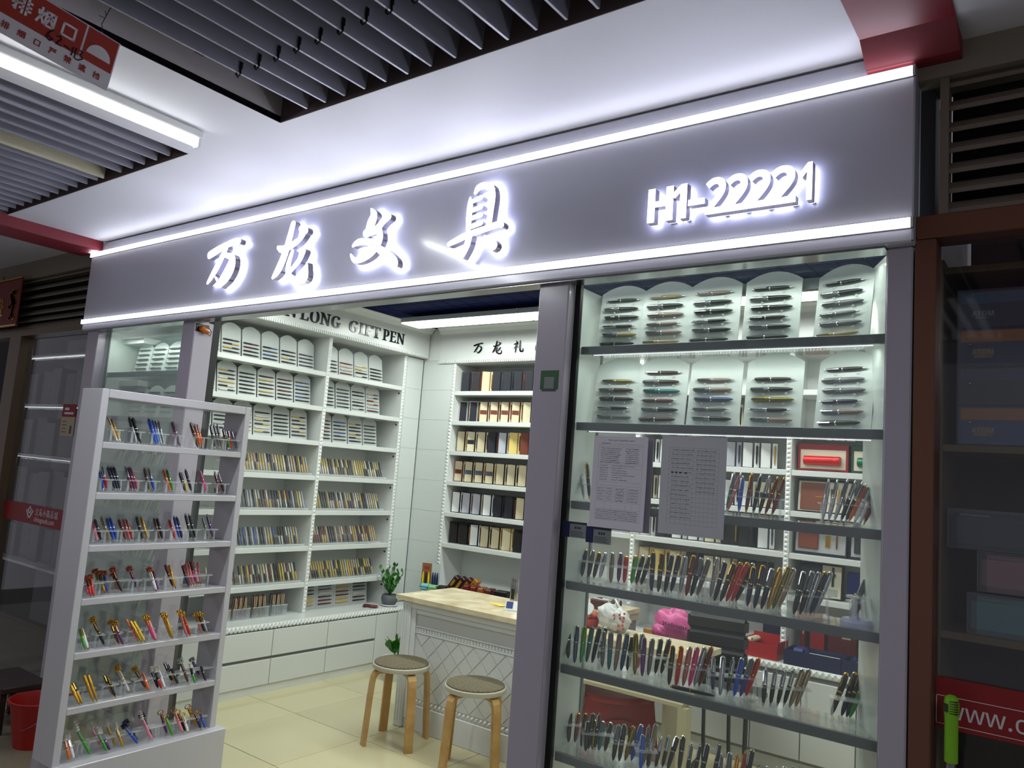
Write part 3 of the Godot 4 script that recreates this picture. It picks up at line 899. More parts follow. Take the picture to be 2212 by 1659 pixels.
# slanted rope beads along x in the frame t
func rope(s: SurfaceTool, n: int, p: float, h: float, d: float, t: Transform3D) -> void:
	for i in n:
		var x := p * i
		var a := [Vector3(x, 0, 0), Vector3(x + p * .7, 0, 0), Vector3(x + p * 1.2, h, 0), Vector3(x + p * .5, h, 0)]
		var m := Vector3(x + p * .6, h / 2, d)
		for k in 4:
			tri(s, t * a[k], t * a[(k + 1) % 4], t * m, t.basis.z)

func words_on_wall(text: String, x0: float, width: float, cap: float, t: Transform3D, m: Material, parent: Node, wt := 700) -> void:
	var full := text_mesh(text, true, wt, cap, .006).get_aabb()
	var k := width / full.size.x
	var by := base_y(true, wt, cap)
	for i in text.length():
		var pre := text_mesh(text.substr(0, i + 1), true, wt, cap, .006).get_aabb().size.x
		var g := text_mesh(text[i], true, wt, cap, .006)
		var a := g.get_aabb()
		part("letter", g, m, parent, t * Transform3D(Basis.from_scale(Vector3(k, 1, 1)), Vector3(x0 + (pre - a.end.x) * k, -by, .003)))

# a short row of horizontal pens for the boards on the walls: pen along +x
func small_pen(s: SurfaceTool, c0: Color, c1: Color, l: float, r: float, t: Transform3D, seg := 6) -> void:
	var b := t * Transform3D(Basis(Vector3.BACK, -PI / 2), Vector3(-l / 2, 0, 0))
	s.set_color(c0.srgb_to_linear())
	lathe(s, [Vector2(r * .75, 0), Vector2(r, l * .06), Vector2(r, l * .5)], seg, b, false)
	s.set_color(c1.srgb_to_linear())
	lathe(s, [Vector2(r * .9, l * .5), Vector2(r * .85, l * .85), Vector2(r * .2, l)], seg, b, false)

func arch(w: float, h: float, rise: float) -> PackedVector2Array:
	var p := PackedVector2Array([Vector2(-w / 2, 0), Vector2(w / 2, 0)])
	for i in 13:
		var u := 1.0 - i / 6.0
		p.append(Vector2(u * w / 2, h - rise * u * u))
	return p

const WALLPEN := [Color(.06, .06, .07), Color(.74, .63, .3), Color(.68, .69, .7), Color(.07, .08, .2), Color(.75, .62, .5), Color(.3, .3, .32), Color(.84, .8, .7), Color(.4, .12, .1), Color(.2, .35, .6), Color(.85, .7, .15)]

func _left_bookcase() -> void:
	var b := thing("tall_bookcase", "tall white bookcase with boards and rows of pens along the left wall", "bookcase")
	part("back_panel", box_mesh(Vector3(-4.938, .45, -4.6), Vector3(-4.92, 2.5, -2.34)), mats.white, b)
	for z in [-4.6, -3.795, -2.76]:
		part("stile", box_mesh(Vector3(-4.92, .45, z), Vector3(-4.56, 2.485, z + .03)), mats.white, b)
		var s := st()
		studs(s, 74, .0275, .026, .008, Transform3D(Basis(Vector3.UP, PI / 2), Vector3(-4.56, .45, z + .015)))
		stuff(part("stud_strip", s, mats.white, b))
	for y in [2.21, 1.95, 1.694, 1.439, 1.186, .929, .67]:
		for z in [[-4.57, -3.795], [-3.765, -2.76], [-2.73, -2.36]]:
			part("shelf", box_mesh(Vector3(-4.92, y - .034, z[0]), Vector3(-4.562, y, z[1]), .002), mats.white_satin, b)
	part("head_board", box_mesh(Vector3(-4.92, 2.475, -4.79), Vector3(-4.5, 2.7, -2.34), .003), mats.white_satin, b)
	var co := st()
	prism(co, PackedVector2Array([Vector2(0, 0), Vector2(.02, .006), Vector2(.03, .03), Vector2(.06, .045), Vector2(.06, .058), Vector2(0, .058)]), 0, 2.45)
	part("cornice", co, mats.white, b, at(-4.5, 2.684, -4.79))
	var te := st()
	teeth(te, 130, .0186, .022, .012, Transform3D(Basis(Vector3.UP, PI / 2), Vector3(-4.5, 2.478, -2.35)))
	stuff(part("dentil_strip", te, mats.white, b))
	var kn := st()
	for y in [2.18, 1.92, 1.66, 1.405, 1.15, .895, .635]:
		ball(kn, Vector3(-4.563, y - .03, -4.54), .009)
	stuff(part("shelf_pin", kn, mats.black, b))
	var wl := thing("wall_lettering", "dark serif letters WANLONG GIFT PEN over the left bookcase", "sign")
	var t := Transform3D(Basis(Vector3.UP, PI / 2), Vector3(-4.5, 2.54, 0))
	var ink := mat("navy_ink", Color(.03, .04, .09), .2)
	words_on_wall("WAN", 3.06, .335, .088, t, ink, wl)
	words_on_wall("LONG", 3.425, .372, .088, t, ink, wl)
	words_on_wall("GIFT", 3.885, .325, .088, t, ink, wl)
	words_on_wall("PEN", 4.236, .245, .088, t, ink, wl)
	# tiled corner between the two bookcases
	var tp := struct("wall_left", box_mesh(Vector3(-4.94, .455, -4.8), Vector3(-4.566, 2.47, -4.605)), mats.white, "white tiled corner between the two bookcases")
	var cp := struct("wall_back", box_mesh(Vector3(-4.566, 0, -5.1), Vector3(-4.225, 2.46, -4.809)), mats.white, "white tiled wall strip beside the gift box shelves")
	part("corner_column", box_mesh(Vector3(-4.566, 2.46, -4.9), Vector3(-4.38, 2.742, -4.8)), mats.white_satin, cp)
	var tile := mat("wall_tile", Color(.78, .8, .79), .12)
	for i in 8:
		part("tile", box_mesh(Vector3(-4.567, .46 + .25 * i, -4.797), Vector3(-4.56, .7088 + .25 * i, -4.608), .0006), tile, tp)
		part("tile", box_mesh(Vector3(-4.556, .46 + .25 * i, -4.81), Vector3(-4.226, .7088 + .25 * i, -4.802), .0006), tile, cp)
	# base cabinet with drawers
	var c := thing("base_cabinet", "long white base cabinet with handleless drawers under the left bookcase", "cabinet")
	part("body", box_mesh(Vector3(-4.93, .045, -4.79), Vector3(-4.42, .42, -2.4)), mat("joint_grey", Color(.5, .5, .48), .6), c)
	part("plinth", box_mesh(Vector3(-4.9, 0, -4.79), Vector3(-4.415, .05, -2.4)), mats.white, c)
	part("top", box_mesh(Vector3(-4.93, .42, -4.795), Vector3(-4.405, .452, -2.4), .003), mats.white_satin, c)
	var rp := st()
	rope(rp, 78, .0308, .034, .011, Transform3D(Basis(Vector3.UP, PI / 2), Vector3(-4.405, .414, -2.4)))
	part("rope_moulding", rp, mats.white, c)
	for z in [[-4.359, -3.888], [-3.884, -3.415], [-3.411, -2.942], [-2.938, -2.469]]:
		part("drawer", box_mesh(Vector3(-4.42, .236, z[0]), Vector3(-4.4, .406, z[1]), .002), mats.white_satin, c)
		part("drawer", box_mesh(Vector3(-4.42, .055, z[0]), Vector3(-4.4, .216, z[1]), .002), mats.white_satin, c)
	part("door", box_mesh(Vector3(-4.42, .055, -4.585), Vector3(-4.4, .406, -4.363), .002), mats.white_satin, c)
	part("end_post", box_mesh(Vector3(-4.42, 0, -4.79), Vector3(-4.398, .414, -4.59)), mats.white_satin, c)
	# arched boards with pens on the upper three shelves
	var am := st()
	prism(am, arch(.148, .235, .035), 0, .004)
	var board := done(am)
	var pal := [[0], [0, 5], [0, 0, 1], [2, 0, 0], [0, 7, 0], [4, 7, 2], [0, 8, 5], [0, 1, 6], [3, 0, 1]]
	var pens_mat := mat("vertex_pens", Color.WHITE, .3, .1, {"vertex_color_use_as_albedo": true, "clearcoat_enabled": true, "clearcoat": .3})
	var spots := []
	for r in 3:
		for i in 6:
			spots.append([r, 0, i, -2.86 - .158 * i])
		for i in 4:
			spots.append([r, 1, i, -3.885 - .158 * i])
	for sp in spots:
		var y: float = [2.21, 1.95, 1.694][sp[0]]
		var tr := Transform3D(Basis(Vector3.UP, PI / 2) * Basis(Vector3.RIGHT, -.16), Vector3(-4.66, y + .0005, sp[3]))
		var o := thing("pen_board", "arched pen board, %s from the middle upright towards the %s, %s wall shelf" % [ORD[sp[2]] if sp[1] == 1 else ORD[5 - sp[2]], "corner" if sp[1] else "door", ["top", "second", "third"][sp[0]]], "display board", tr, "boards on the left wall")
		part("board", board, mat("board_clear", Color(.7, .72, .71), .35), o)
		var s := st()
		var n: int = [4, 6, 6][sp[0]]
		var set_: Array = pal[(sp[0] * 5 + sp[1] * 3 + sp[2] * 2) % pal.size()]
		for k in n:
			var c0: Color = WALLPEN[set_[(k * 2 + sp[2]) % set_.size()]]
			var c1: Color = WALLPEN[set_[(k + 1) % set_.size()]] if rng.randf() < .6 else WALLPEN[0]
			small_pen(s, c0, c1, .13, .0056, at(.0, .028 + .027 * (n - 1 - k), .009))
		stuff(part("pens", s, pens_mat, o))
	# rows of leaning pens in clear trays on the next four shelves, one mass
	var mass := st()
	var pal2 := [[1, 0, 4, 1, 3, 6, 4, 1, 2, 0, 1], [2, 2, 6, 3, 0, 1, 0, 1, 0, 6, 0, 1], [5, 2, 0, 1, 5, 2, 6, 3, 3, 1, 7], [0, 4, 6, 1, 0, 2, 1, 7, 3, 2], [3, 2, 0, 6, 1, 2, 5, 0, 2, 8], [4, 6, 3, 1, 0, 7, 1, 0, 4, 7, 3], [3, 6, 1, 7, 0, 2, 6, 1, 0, 9], [0, 1, 1, 9, 0, 2, 0, 4, 0, 1]]
	var q := 0
	for y in [1.439, 1.186, .929, .67]:
		for bay in [[-3.0, -3.74], [-3.815, -4.5]]:
			var set2: Array = pal2[q]
			var tray := thing("pen_tray", "clear tray of leaning pens, %s row below the boards, %s bay" % [ORD[int(q / 2)], ["door side", "corner side"][q % 2]], "pen tray", at(-4.6, y, (bay[0] + bay[1]) / 2), "pen trays on the left wall")
			var hl: float = absf(bay[1] - bay[0]) / 2
			part("base", box_mesh(Vector3(-.09, .0005, -hl), Vector3(.025, .008, hl)), mats.acrylic_edge, tray)
			part("rail", box_mesh(Vector3(-.062, .06, -hl), Vector3(-.056, .075, hl)), mats.acrylic, tray)
			part("lip", box_mesh(Vector3(.019, .008, -hl), Vector3(.024, .017, hl)), mats.acrylic_edge, tray)
			for e in [-1, 1]:
				part("end_plate", box_mesh(Vector3(-.07, .008, e * hl - .002), Vector3(.015, .075, e * hl + .002)), mats.acrylic, tray)
			var n := int(absf(bay[1] - bay[0]) / .0222)
			for i in n:
				var z: float = bay[0] - .012 - .0222 * i
				if rng.randf() < .03:
					continue
				var k := int(i / (2 + (q + i) % 3)) + q
				var c0: Color = WALLPEN[set2[k % set2.size()]]
				var c1: Color = WALLPEN[set2[(k + 3) % set2.size()]] if (q + int(i / 7)) % 3 else c0
				var l := .128 + rng.randf() * .01
				var tr := Transform3D(Basis(Vector3.BACK, PI / 2 + .42), Vector3(-4.628, y + .072, z))
				small_pen(mass, c1 if q % 2 else c0, c0 if q % 2 else c1, l, .0052, tr.rotated_local(Vector3.UP, PI).rotated_local(Vector3.BACK, 0), 7)
			q += 1
	# clear cups of stick pens on the lowest shelf
	for i in 4:
		var z := -3.12 - .152 * i
		var o := thing("pen_cup", "clear acrylic box of slim pens, %s from the door on the cabinet top" % ORD[i], "pen holder", at(-4.62, .4525, z), "pen boxes on the cabinet top")
		part("base", box_mesh(Vector3(-.045, 0, -.066), Vector3(.045, .005, .066)), mats.acrylic_edge, o)
		for e in [[-.045, -.041], [.041, .045]]:
			part("wall_plate", box_mesh(Vector3(e[0], .005, -.066), Vector3(e[1], .075, .066)), mats.acrylic, o)
		part("rim", box_mesh(Vector3(.042, .07, -.067), Vector3(.047, .075, .067)), mats.acrylic_edge, o)
		for e in [-.066, .062]:
			part("end_plate", box_mesh(Vector3(-.041, .005, e), Vector3(.041, .075, e + .004)), mats.acrylic, o)
		for k in 18:
			var cs := [[Color(.9, .45, .5), Color(.3, .65, .75), Color(.85, .7, .7), Color(.8, .5, .4)], [Color(.5, .2, .15), Color(.8, .6, .25), Color(.35, .3, .5)], [Color(.35, .15, .15), Color(.3, .35, .25), Color(.12, .12, .12)], [Color(.5, .5, .5), Color(.35, .35, .3), Color(.5, .65, .75)]]
			var cc: Color = cs[i][(k * 5 + i) % cs[i].size()]
			var tr := Transform3D(Basis(Vector3.BACK, PI / 2 + .12 * rng.randf_range(-.5, 1)), Vector3(-4.648 + .028 * (k % 3), .5265, z - .058 + .0125 * int(k / 2.0) + .003 * (k % 3)))
			small_pen(mass, Color(.7, .6, .5) if k % 3 else Color(.15, .12, .12), cc, .138, .0042, tr.rotated_local(Vector3.UP, PI), 6)
	stuff(single("wall_pens", mass, pens_mat, "hundreds of pens leaning in rows on the left bookcase shelves", "pens"))
	# boards standing on the cabinet top
	var bm2 := st()
	bx(bm2, Vector3(-.085, 0, 0), Vector3(.085, .205, .004))
	var bd2 := done(bm2)
	for i in 4:
		var tr := Transform3D(Basis(Vector3.UP, PI / 2) * Basis(Vector3.RIGHT, -.1), Vector3(-4.66, .4525, -3.88 - .172 * i))
		var o := thing("pen_board", "grey board of seven pens on the cabinet top, %s from the upright" % ORD[i], "display board", tr, "boards on the cabinet top")
		part("board", bd2, mat("board_grey", Color(.68, .69, .69), .3), o)
		var s := st()
		for k in 7:
			var set_: Array = [[0, 0, 3, 0, 9, 9, 1], [0, 5, 5, 6, 3, 7, 7], [5, 1, 1, 7, 7, 1, 9], [0, 3, 0, 5, 6, 0, 0]][i]
			small_pen(s, WALLPEN[set_[k]], WALLPEN[set_[k]], .135, .0052, at(0, .185 - .026 * k, .01))
		stuff(part("pens", s, pens_mat, o))
	var lp := thing("pen_bundle", "small flat bundle of brown pens lying by the grey flowerpot", "pens", at(-4.49, .453, -4.36, 20))
	var bs := st()
	for k in 6:
		small_pen(bs, Color(.3, .1, .08), Color(.45, .18, .12), .12, .005, at(.004 * k, .0055 + .0085 * (k % 2), -.03 + .012 * k, 10 * (k % 3)))
	stuff(part("pens", bs, pens_mat, lp))
	part("paper_band", box_mesh(Vector3(-.012, .0, -.04), Vector3(.012, .002, .045)), mats.white, lp)
	_plant("potted_plant", "leafy green plant in a round grey pot on the white cabinet top", at(-4.47, .453, -4.55), true)
	_plant("potted_plant", "round leaved green plant standing on the floor behind the counter post", at(-4.12, 0, -4.33), false)

func leaf(s: SurfaceTool, t: Transform3D, l: float, w: float) -> void:
	var pr := [0.0, .55, .95, 1.0, .7, .0]
	for i in 5:
		var a0 := l * i / 5
		var a1 := l * (i + 1) / 5
		var z0 := -.25 * a0 * a0 / l
		var z1 := -.25 * a1 * a1 / l
		for e in [-1, 1]:
			quad(s, t * Vector3(0, a0, z0), t * Vector3(e * w * pr[i], a0, z0 + w * .25 * pr[i]), t * Vector3(e * w * pr[i + 1], a1, z1 + w * .25 * pr[i + 1]), t * Vector3(0, a1, z1), t.basis.z)

func _plant(called: String, label: String, tr: Transform3D, potted: bool) -> void:
	var o := thing(called, label, "plant", tr)
	var green := mat("leaf_green", Color(.13, .4, .07), .4, 0, {"backlight_enabled": true, "backlight": Color(.1, .2, .03)})
	if potted:
		var p := st()
		lathe(p, [Vector2(.045, .008), Vector2(.062, .03), Vector2(.066, .06), Vector2(.06, .085), Vector2(.055, .085), Vector2(.05, .07), Vector2(0, .07)], 22)
		part("pot", p, mat("pot_grey", Color(.38, .4, .42), .6), o)
		p = st()
		lathe(p, [Vector2(.05, 0), Vector2(.072, .006), Vector2(.07, .01), Vector2(.0, .008)], 22)
		part("saucer", p, mats.white, o)
	else:
		var p := st()
		lathe(p, [Vector2(.09, 0), Vector2(.12, .15), Vector2(.11, .15), Vector2(.0, .13)], 20)
		part("pot", p, mats.white, o)
	var f := st()
	var s := st()
	for i in (16 if potted else 9):
		var a := TAU * i * .382
		var lean := (.04 + .026 * (i % 3)) if potted else .1
		var h: float = (.1 + .018 * (i % 8)) if potted else .12 + .03 * (i % 4)
		var b := Vector3(0, .07 if potted else .13, 0)
		var pts := [b, b + Vector3(cos(a) * lean * .4, h * .5, sin(a) * lean * .4), b + Vector3(cos(a) * lean, h, sin(a) * lean)]
		tube(s, pts, .0022, 5)
		for k in (5 if potted else 2):
			var u := .35 + .65 * k / 4.0
			var q: Vector3 = b.lerp(pts[2], u)
			var d := Basis(Vector3.UP, a * 1.7 + k * 2.4) * Basis(Vector3.RIGHT, .5 + .15 * (k % 3))
			leaf(f, Transform3D(d, q), .042 if potted else .085, .014 if potted else .036)
	part("stem", s, mat("stem_green", Color(.2, .35, .1), .5), o)
	part("foliage", f, green, o)

# an open gift box: lid standing on the left, tray with a pen on the right
func gift_box(label: String, tr: Transform3D, outer: Color, inner: Color, band, pen: Color, group: String, h := .17) -> void:
	var o := thing("pen_gift_box", label, "gift box", tr, group)
	var mo := mat("box_" + outer.to_html(), outer, .45)
	var mi := mat("lin_" + inner.to_html(), inner, .6)
	var lt := Transform3D(Basis(Vector3.UP, .3), Vector3(-.05, 0, 0))
	part("lid", box_mesh(Vector3(0, 0, -.03), Vector3(.066, h, -.0), .002), mo, o, lt)
	part("lining", box_mesh(Vector3(.004, .005, .0), Vector3(.062, h - .005, .0015)), mi, o, lt)
	if band != null:
		var mb := mat("band_" + (band as Color).to_html(), band, .5)
		part("band", box_mesh(Vector3(.006, h * .38, .0014), Vector3(.06, h * .58, .0028)), mb, o, lt)
	var tt := Transform3D(Basis(Vector3.UP, .05), Vector3(.018, 0, -.019))
	var fr := st()
	bx(fr, Vector3(0, 0, -.03), Vector3(.036, h, 0))
	part("tray", fr, mo, o, tt)
	part("tray_lining", box_mesh(Vector3(.003, .004, 0), Vector3(.033, h - .004, .0015)), mi, o, tt)
	var key := "mount_" + pen.to_html()
	if not meshes.has(key):
		var p := st()
		lathe(p, [Vector2(.001, -.062), Vector2(.0045, -.045), Vector2(.005, 0), Vector2(.0058, .001), Vector2(.0058, .055), Vector2(.002, .062)], 8)
		bx(p, Vector3(-.0012, .01, .005), Vector3(.0012, .052, .0075))
		meshes[key] = done(p)
	part("mounted_pen", meshes[key], mat("pin_" + pen.to_html(), pen, .25, .3), o, tt * at(.018, h * .5, .0075))

func _back_bookcase() -> void:
	var b := thing("wide_bookcase", "wide white bookcase of open gift boxes along the back wall", "bookcase")
	part("back_panel", box_mesh(Vector3(-4.22, .6, -5.098), Vector3(-.43, 2.46, -5.08)), mats.white, b)
	var xs := [-4.222, -3.36, -2.505, -1.478, -.46]
	for x in xs:
		part("stile", box_mesh(Vector3(x, .6, -5.08), Vector3(x + .032, 2.46, -4.8)), mats.white, b)
		var s := st()
		studs(s, 66, .028, .03, .009, at(x + .016, .6, -4.8))
		stuff(part("stud_strip", s, mats.white, b))
	var ys := [2.2, 1.955, 1.71, 1.465, 1.215, .97]
	for y in ys:
		for i in 4:
			if i == 1 and y < 1.0:
				continue
			part("shelf", box_mesh(Vector3(xs[i] + .033, y - .034, -5.08), Vector3(xs[i + 1] - .001, y, -4.802), .002), mats.white_satin, b)
	part("head_board", box_mesh(Vector3(-4.378, 2.43, -5.08), Vector3(-.43, 2.7, -4.79), .003), mats.white_satin, b)
	var co := st()
	prism(co, PackedVector2Array([Vector2(0, 0), Vector2(-.02, .006), Vector2(-.03, .03), Vector2(-.055, .045), Vector2(-.055, .062), Vector2(0, .062)]), 0, 3.95)
	part("cornice", co, mats.white, b, Transform3D(Basis(Vector3.UP, PI / 2), Vector3(-4.378, 2.68, -4.79)))
	var te := st()
	teeth(te, 200, .0195, .022, .01, at(-4.375, 2.433, -4.79))
	stuff(part("dentil_strip", te, mats.white, b))
	# lettering of the back wall
	var wl := thing("wall_lettering", "dark brush characters 万龙礼品 over the back shelves", "sign")
	var ink: Material = mats.navy_ink
	var bs := [[-3.96, ["-120,62,30 -61,78,34 7,95,28 89,107,28 120,104,24", "17,81,24 -16,30,30 -67,-38,30 -110,-83,12", "14,47,20 80,26,28 87,-23,32 54,-70,34 7,-104,20", "8,-107,20 -45,-61,8"]],
		[-3.765, ["-105,35,20 -68,22,30 -3,36,28 52,60,24 83,95,22", "-14,134,28 -28,74,32 -48,2,34 -85,-69,34 -121,-105,12", "44,106,22 84,90,26", "2,4,20 -15,-52,26 -9,-101,28 36,-131,28 95,-134,26 121,-120,20 114,-62,9", "81,-5,24 57,-44,24 5,-85,20"]],
		[-3.557, ["-60,120,14 -40,95,30", "-120,50,14 -80,55,28 -25,75,26 -60,10,24 -115,-40,8", "-62,30,24 -64,-60,26 -70,-125,12", "-40,10,10 -15,-15,24", "40,120,18 40,20,28 50,-80,32 85,-110,30 125,-95,26 122,-40,8"]],
		[-3.35, ["-50,110,20 50,110,22 45,40,22 -45,40,20 -50,110,20", "-110,0,18 -20,0,20 -25,-100,20 -105,-100,18 -110,0,18", "25,0,18 110,0,20 105,-100,20 30,-100,18 25,0,18"]]]
	for c in bs:
		var s := st()
		brush(s, c[1], 0, .007, .00037)
		part("character", s, ink, wl, at(c[0], 2.547, -4.789))
	# ledge and cabinets
	var c := thing("base_cabinet", "white base cabinet with tall doors under the gift box shelves", "cabinet")
	part("body", box_mesh(Vector3(-4.22, .08, -5.08), Vector3(-.43, .57, -4.665)), mats.joint_grey, c)
	part("plinth", box_mesh(Vector3(-4.22, 0, -5.05), Vector3(-.43, .09, -4.69)), mats.white, c)
	part("top", box_mesh(Vector3(-4.225, .562, -5.08), Vector3(-.43, .6, -4.648), .003), mats.white_satin, c)
	var s2 := st()
	studs(s2, 115, .033, .036, .01, Transform3D(Basis(Vector3.BACK, -PI / 2), Vector3(-4.225, .581, -4.648)))
	stuff(part("stud_strip", s2, mats.white, c))
	var edges := [-4.21, -3.93, -3.65, -3.37, -3.09, -2.81, -2.53, -2.25, -1.97, -1.59, -1.306, -1.015, -.74, -.44]
	for i in edges.size() - 1:
		part("door", box_mesh(Vector3(edges[i] + .003, .1, -4.665), Vector3(edges[i + 1] - .003, .535, -4.645), .002), mats.white_satin, c)
	# gift boxes
	var N := Color(.05, .06, .12)
	var K := Color(.04, .04, .05)
	var B := Color(.75, .7, .58)
	var C := Color(.81, .77, .65)
	var W := Color(.84, .84, .84)
	var G := Color(.66, .66, .7)
	var Y := Color(.82, .72, .42)
	var BR := Color(.42, .18, .1)
	var S := Color(.25, .29, .34)
	var names := {N: "navy", K: "black", B: "beige", C: "cream", W: "white", G: "grey", Y: "yellow cream", BR: "brown", S: "slate"}
	var rows := [
		[[N, N, null], [BR, N, null], [Y, C, null], [N, N, null], [N, N, null], [N, N, null], [K, N, null]],
		[[W, N, null], [W, N, null], [BR, C, BR], [BR, C, BR], [BR, C, BR], [BR, C, BR], [K, C, null]],
		[[K, B, null], [K, C, N], [K, B, null], [N, N, null], [K, G, null], [Y, Y, null], [BR, BR, null]],
		[[BR, B, Color(.38, .08, .06)], [K, B, S], [K, B, S], [K, B, S], [K, B, null], [K, B, null], [K, B, null]],
		[[K, W, null], [K, G, null], [K, G, null], [K, W, null], [N, N, null], [K, N, null], [K, B, null]],
		[[K, K, null], [K, K, null], [K, W, null], [K, B, null], [K, B, null], [Y, C, null], [K, K, null]]]
	for r in 6:
		for i in 7:
			var q: Array = rows[r][i]
			gift_box("open %s lined gift box with a pen, %s from the tiled corner, %s back shelf" % [names[q[1]], ORD[i], ORD[r]], at(-4.125 + .1075 * i, ys[r] + .0005, -4.875, 12), q[0], q[1], q[2], [K, Color(.5, .2, .1), Color(.65, .5, .2), S][(i + r) % 4], "gift boxes by the tiled corner")
	var sets := [[K, C, N], [K, B, null], [K, W, null], [K, G, null], [W, W, null], [K, N, null], [K, W, null], [K, W, null]]
	for r in range(1, 6):
		for i in 8:
			var q: Array = sets[(i + r * 3) % 8]
			if r == 5:
				q = [[Y, C, null], [Y, Y, null], [Y, C, null], [K, K, null], [K, C, null], [K, B, null], [K, K, null], [K, K, null]][i]
			if r == 2 and i > 5:
				q = [K, W, null]
			if r == 4 and i > 4:
				q = [[K, K, null], [K, K, null], [K, W, null]][i - 5]
			gift_box("open %s lined pen box, %s from the studded upright, %s shelf behind the glass case" % [names[q[1]], ORD[7 - i], ORD[r]], at(-2.415 + .115 * i, ys[r] + .0005, -4.875, 14), q[0], q[1], q[2], [K, Color(.7, .55, .2), K, S][(i + r) % 4], "gift boxes behind the glass case", .165)
	# big gift sets in the bay beside the glass case
	_gift_sets()
	# things lying on the ledge near the corner
	var card := thing("pen_card", "brown blister card of coloured pens standing on the back ledge", "pen pack", at(-4.235, .601, -4.7, 20))
	part("card", box_mesh(Vector3(-.04, 0, -.004), Vector3(.04, .205, 0)), mat("kraft", Color(.5, .33, .2), .6), card)
	part("title", box_mesh(Vector3(-.02, .16, 0), Vector3(.02, .18, .001)), mat("title_red", Color(.6, .12, .08), .5), card)
	for k in 3:
		var ps := st()
		lathe(ps, [Vector2(.004, .01), Vector2(.008, .03), Vector2(.008, .1), Vector2(.003, .14)], 8)
		part("pen", ps, mat("blister%d" % k, [Color(.85, .75, .1), Color(.12, .12, .15), Color(.85, .75, .1)][k], .3), card, at(-.024 + .024 * k, 0, .009))
	var card2 := thing("pen_card", "pale blister card of dark pens beside the brown card", "pen pack", at(-4.165, .601, -4.73, 20))
	part("card", box_mesh(Vector3(-.035, 0, -.004), Vector3(.035, .205, 0)), mat("pale_card", Color(.7, .72, .72), .5), card2)
	for k in 3:
		var ps := st()
		lathe(ps, [Vector2(.004, .01), Vector2(.008, .03), Vector2(.008, .1), Vector2(.003, .14)], 8)
		part("pen", ps, mat("blister_n", Color(.1, .12, .3), .3), card2, at(-.02 + .02 * k, 0, .009))
	var cases := [[-4.21, Color(.45, .72, .75), "pale blue", .05], [-4.13, Color(.5, .72, .5), "mint green", .05], [-4.03, Color(.05, .05, .06), "black", .06], [-3.93, Color(.6, .75, .55), "pale green", .03]]
	for k in cases:
		var o := thing("pencil_case", "%s pencil case lying on the back ledge below the gift boxes" % k[2], "pencil case", at(k[0], .601, -4.68, 12))
		part("body", box_mesh(Vector3(-.045, 0, -.03), Vector3(.045, k[3], .03), .012), mat("pc_" + k[2], k[1], .5), o)
		part("seam", box_mesh(Vector3(-.046, k[3] * .5, -.031), Vector3(.046, k[3] * .5 + .003, .031)), mats.black, o)
	var wb := [[-4.02, Color(.2, .06, .04), "dark brown"], [-3.955, Color(.17, .05, .04), "blackish brown"], [-3.89, Color(.24, .07, .05), "red brown"], [-3.825, Color(.6, .4, .12), "golden"]]
	for k in wb:
		var o := thing("wooden_pen_case", "%s wooden pen case with gilt pattern leaning on the back ledge" % k[2], "pen case", Transform3D(Basis(Vector3.UP, .2) * Basis(Vector3.BACK, -.6), Vector3(k[0] - .02, .605, -4.74)))
		part("body", box_mesh(Vector3(-.02, 0, -.03), Vector3(.025, .16, .03), .005), mat("wpc_" + k[2], k[1], .3), o)
		part("inlay", box_mesh(Vector3(-.008, .03, .03), Vector3(.012, .13, .031)), mats.gold, o)
	var wr := [[-3.79, Color(.36, .08, .06), "dark red"], [-3.72, Color(.4, .1, .08), "wine red"], [-3.65, Color(.5, .28, .14), "tan"], [-3.575, Color(.3, .09, .05), "mahogany"]]
	for k in wr:
		var o := thing("wallet_box", "%s leather look case in the row on the back ledge behind the counter" % k[2], "case", at(k[0], .601, -4.69, 15))
		part("body", box_mesh(Vector3(-.03, 0, -.05), Vector3(.03, .1, .05), .01), mat("wr_" + k[2], k[1], .4), o)
		part("lid_seam", box_mesh(Vector3(-.0305, .06, -.0505), Vector3(.0305, .062, .0505)), mats.black, o)
	var db := thing("display_case_box", "small black box with grey papers at the end of the ledge row", "box", at(-3.46, .601, -4.69, 10))
	part("body", box_mesh(Vector3(-.06, .04, -.04), Vector3(.05, .1, .04), .004), mats.black, db)
	part("paper_pad", box_mesh(Vector3(-.08, 0, -.045), Vector3(.1, .04, .045), .002), mat("pad_grey", Color(.45, .46, .47), .6), db)

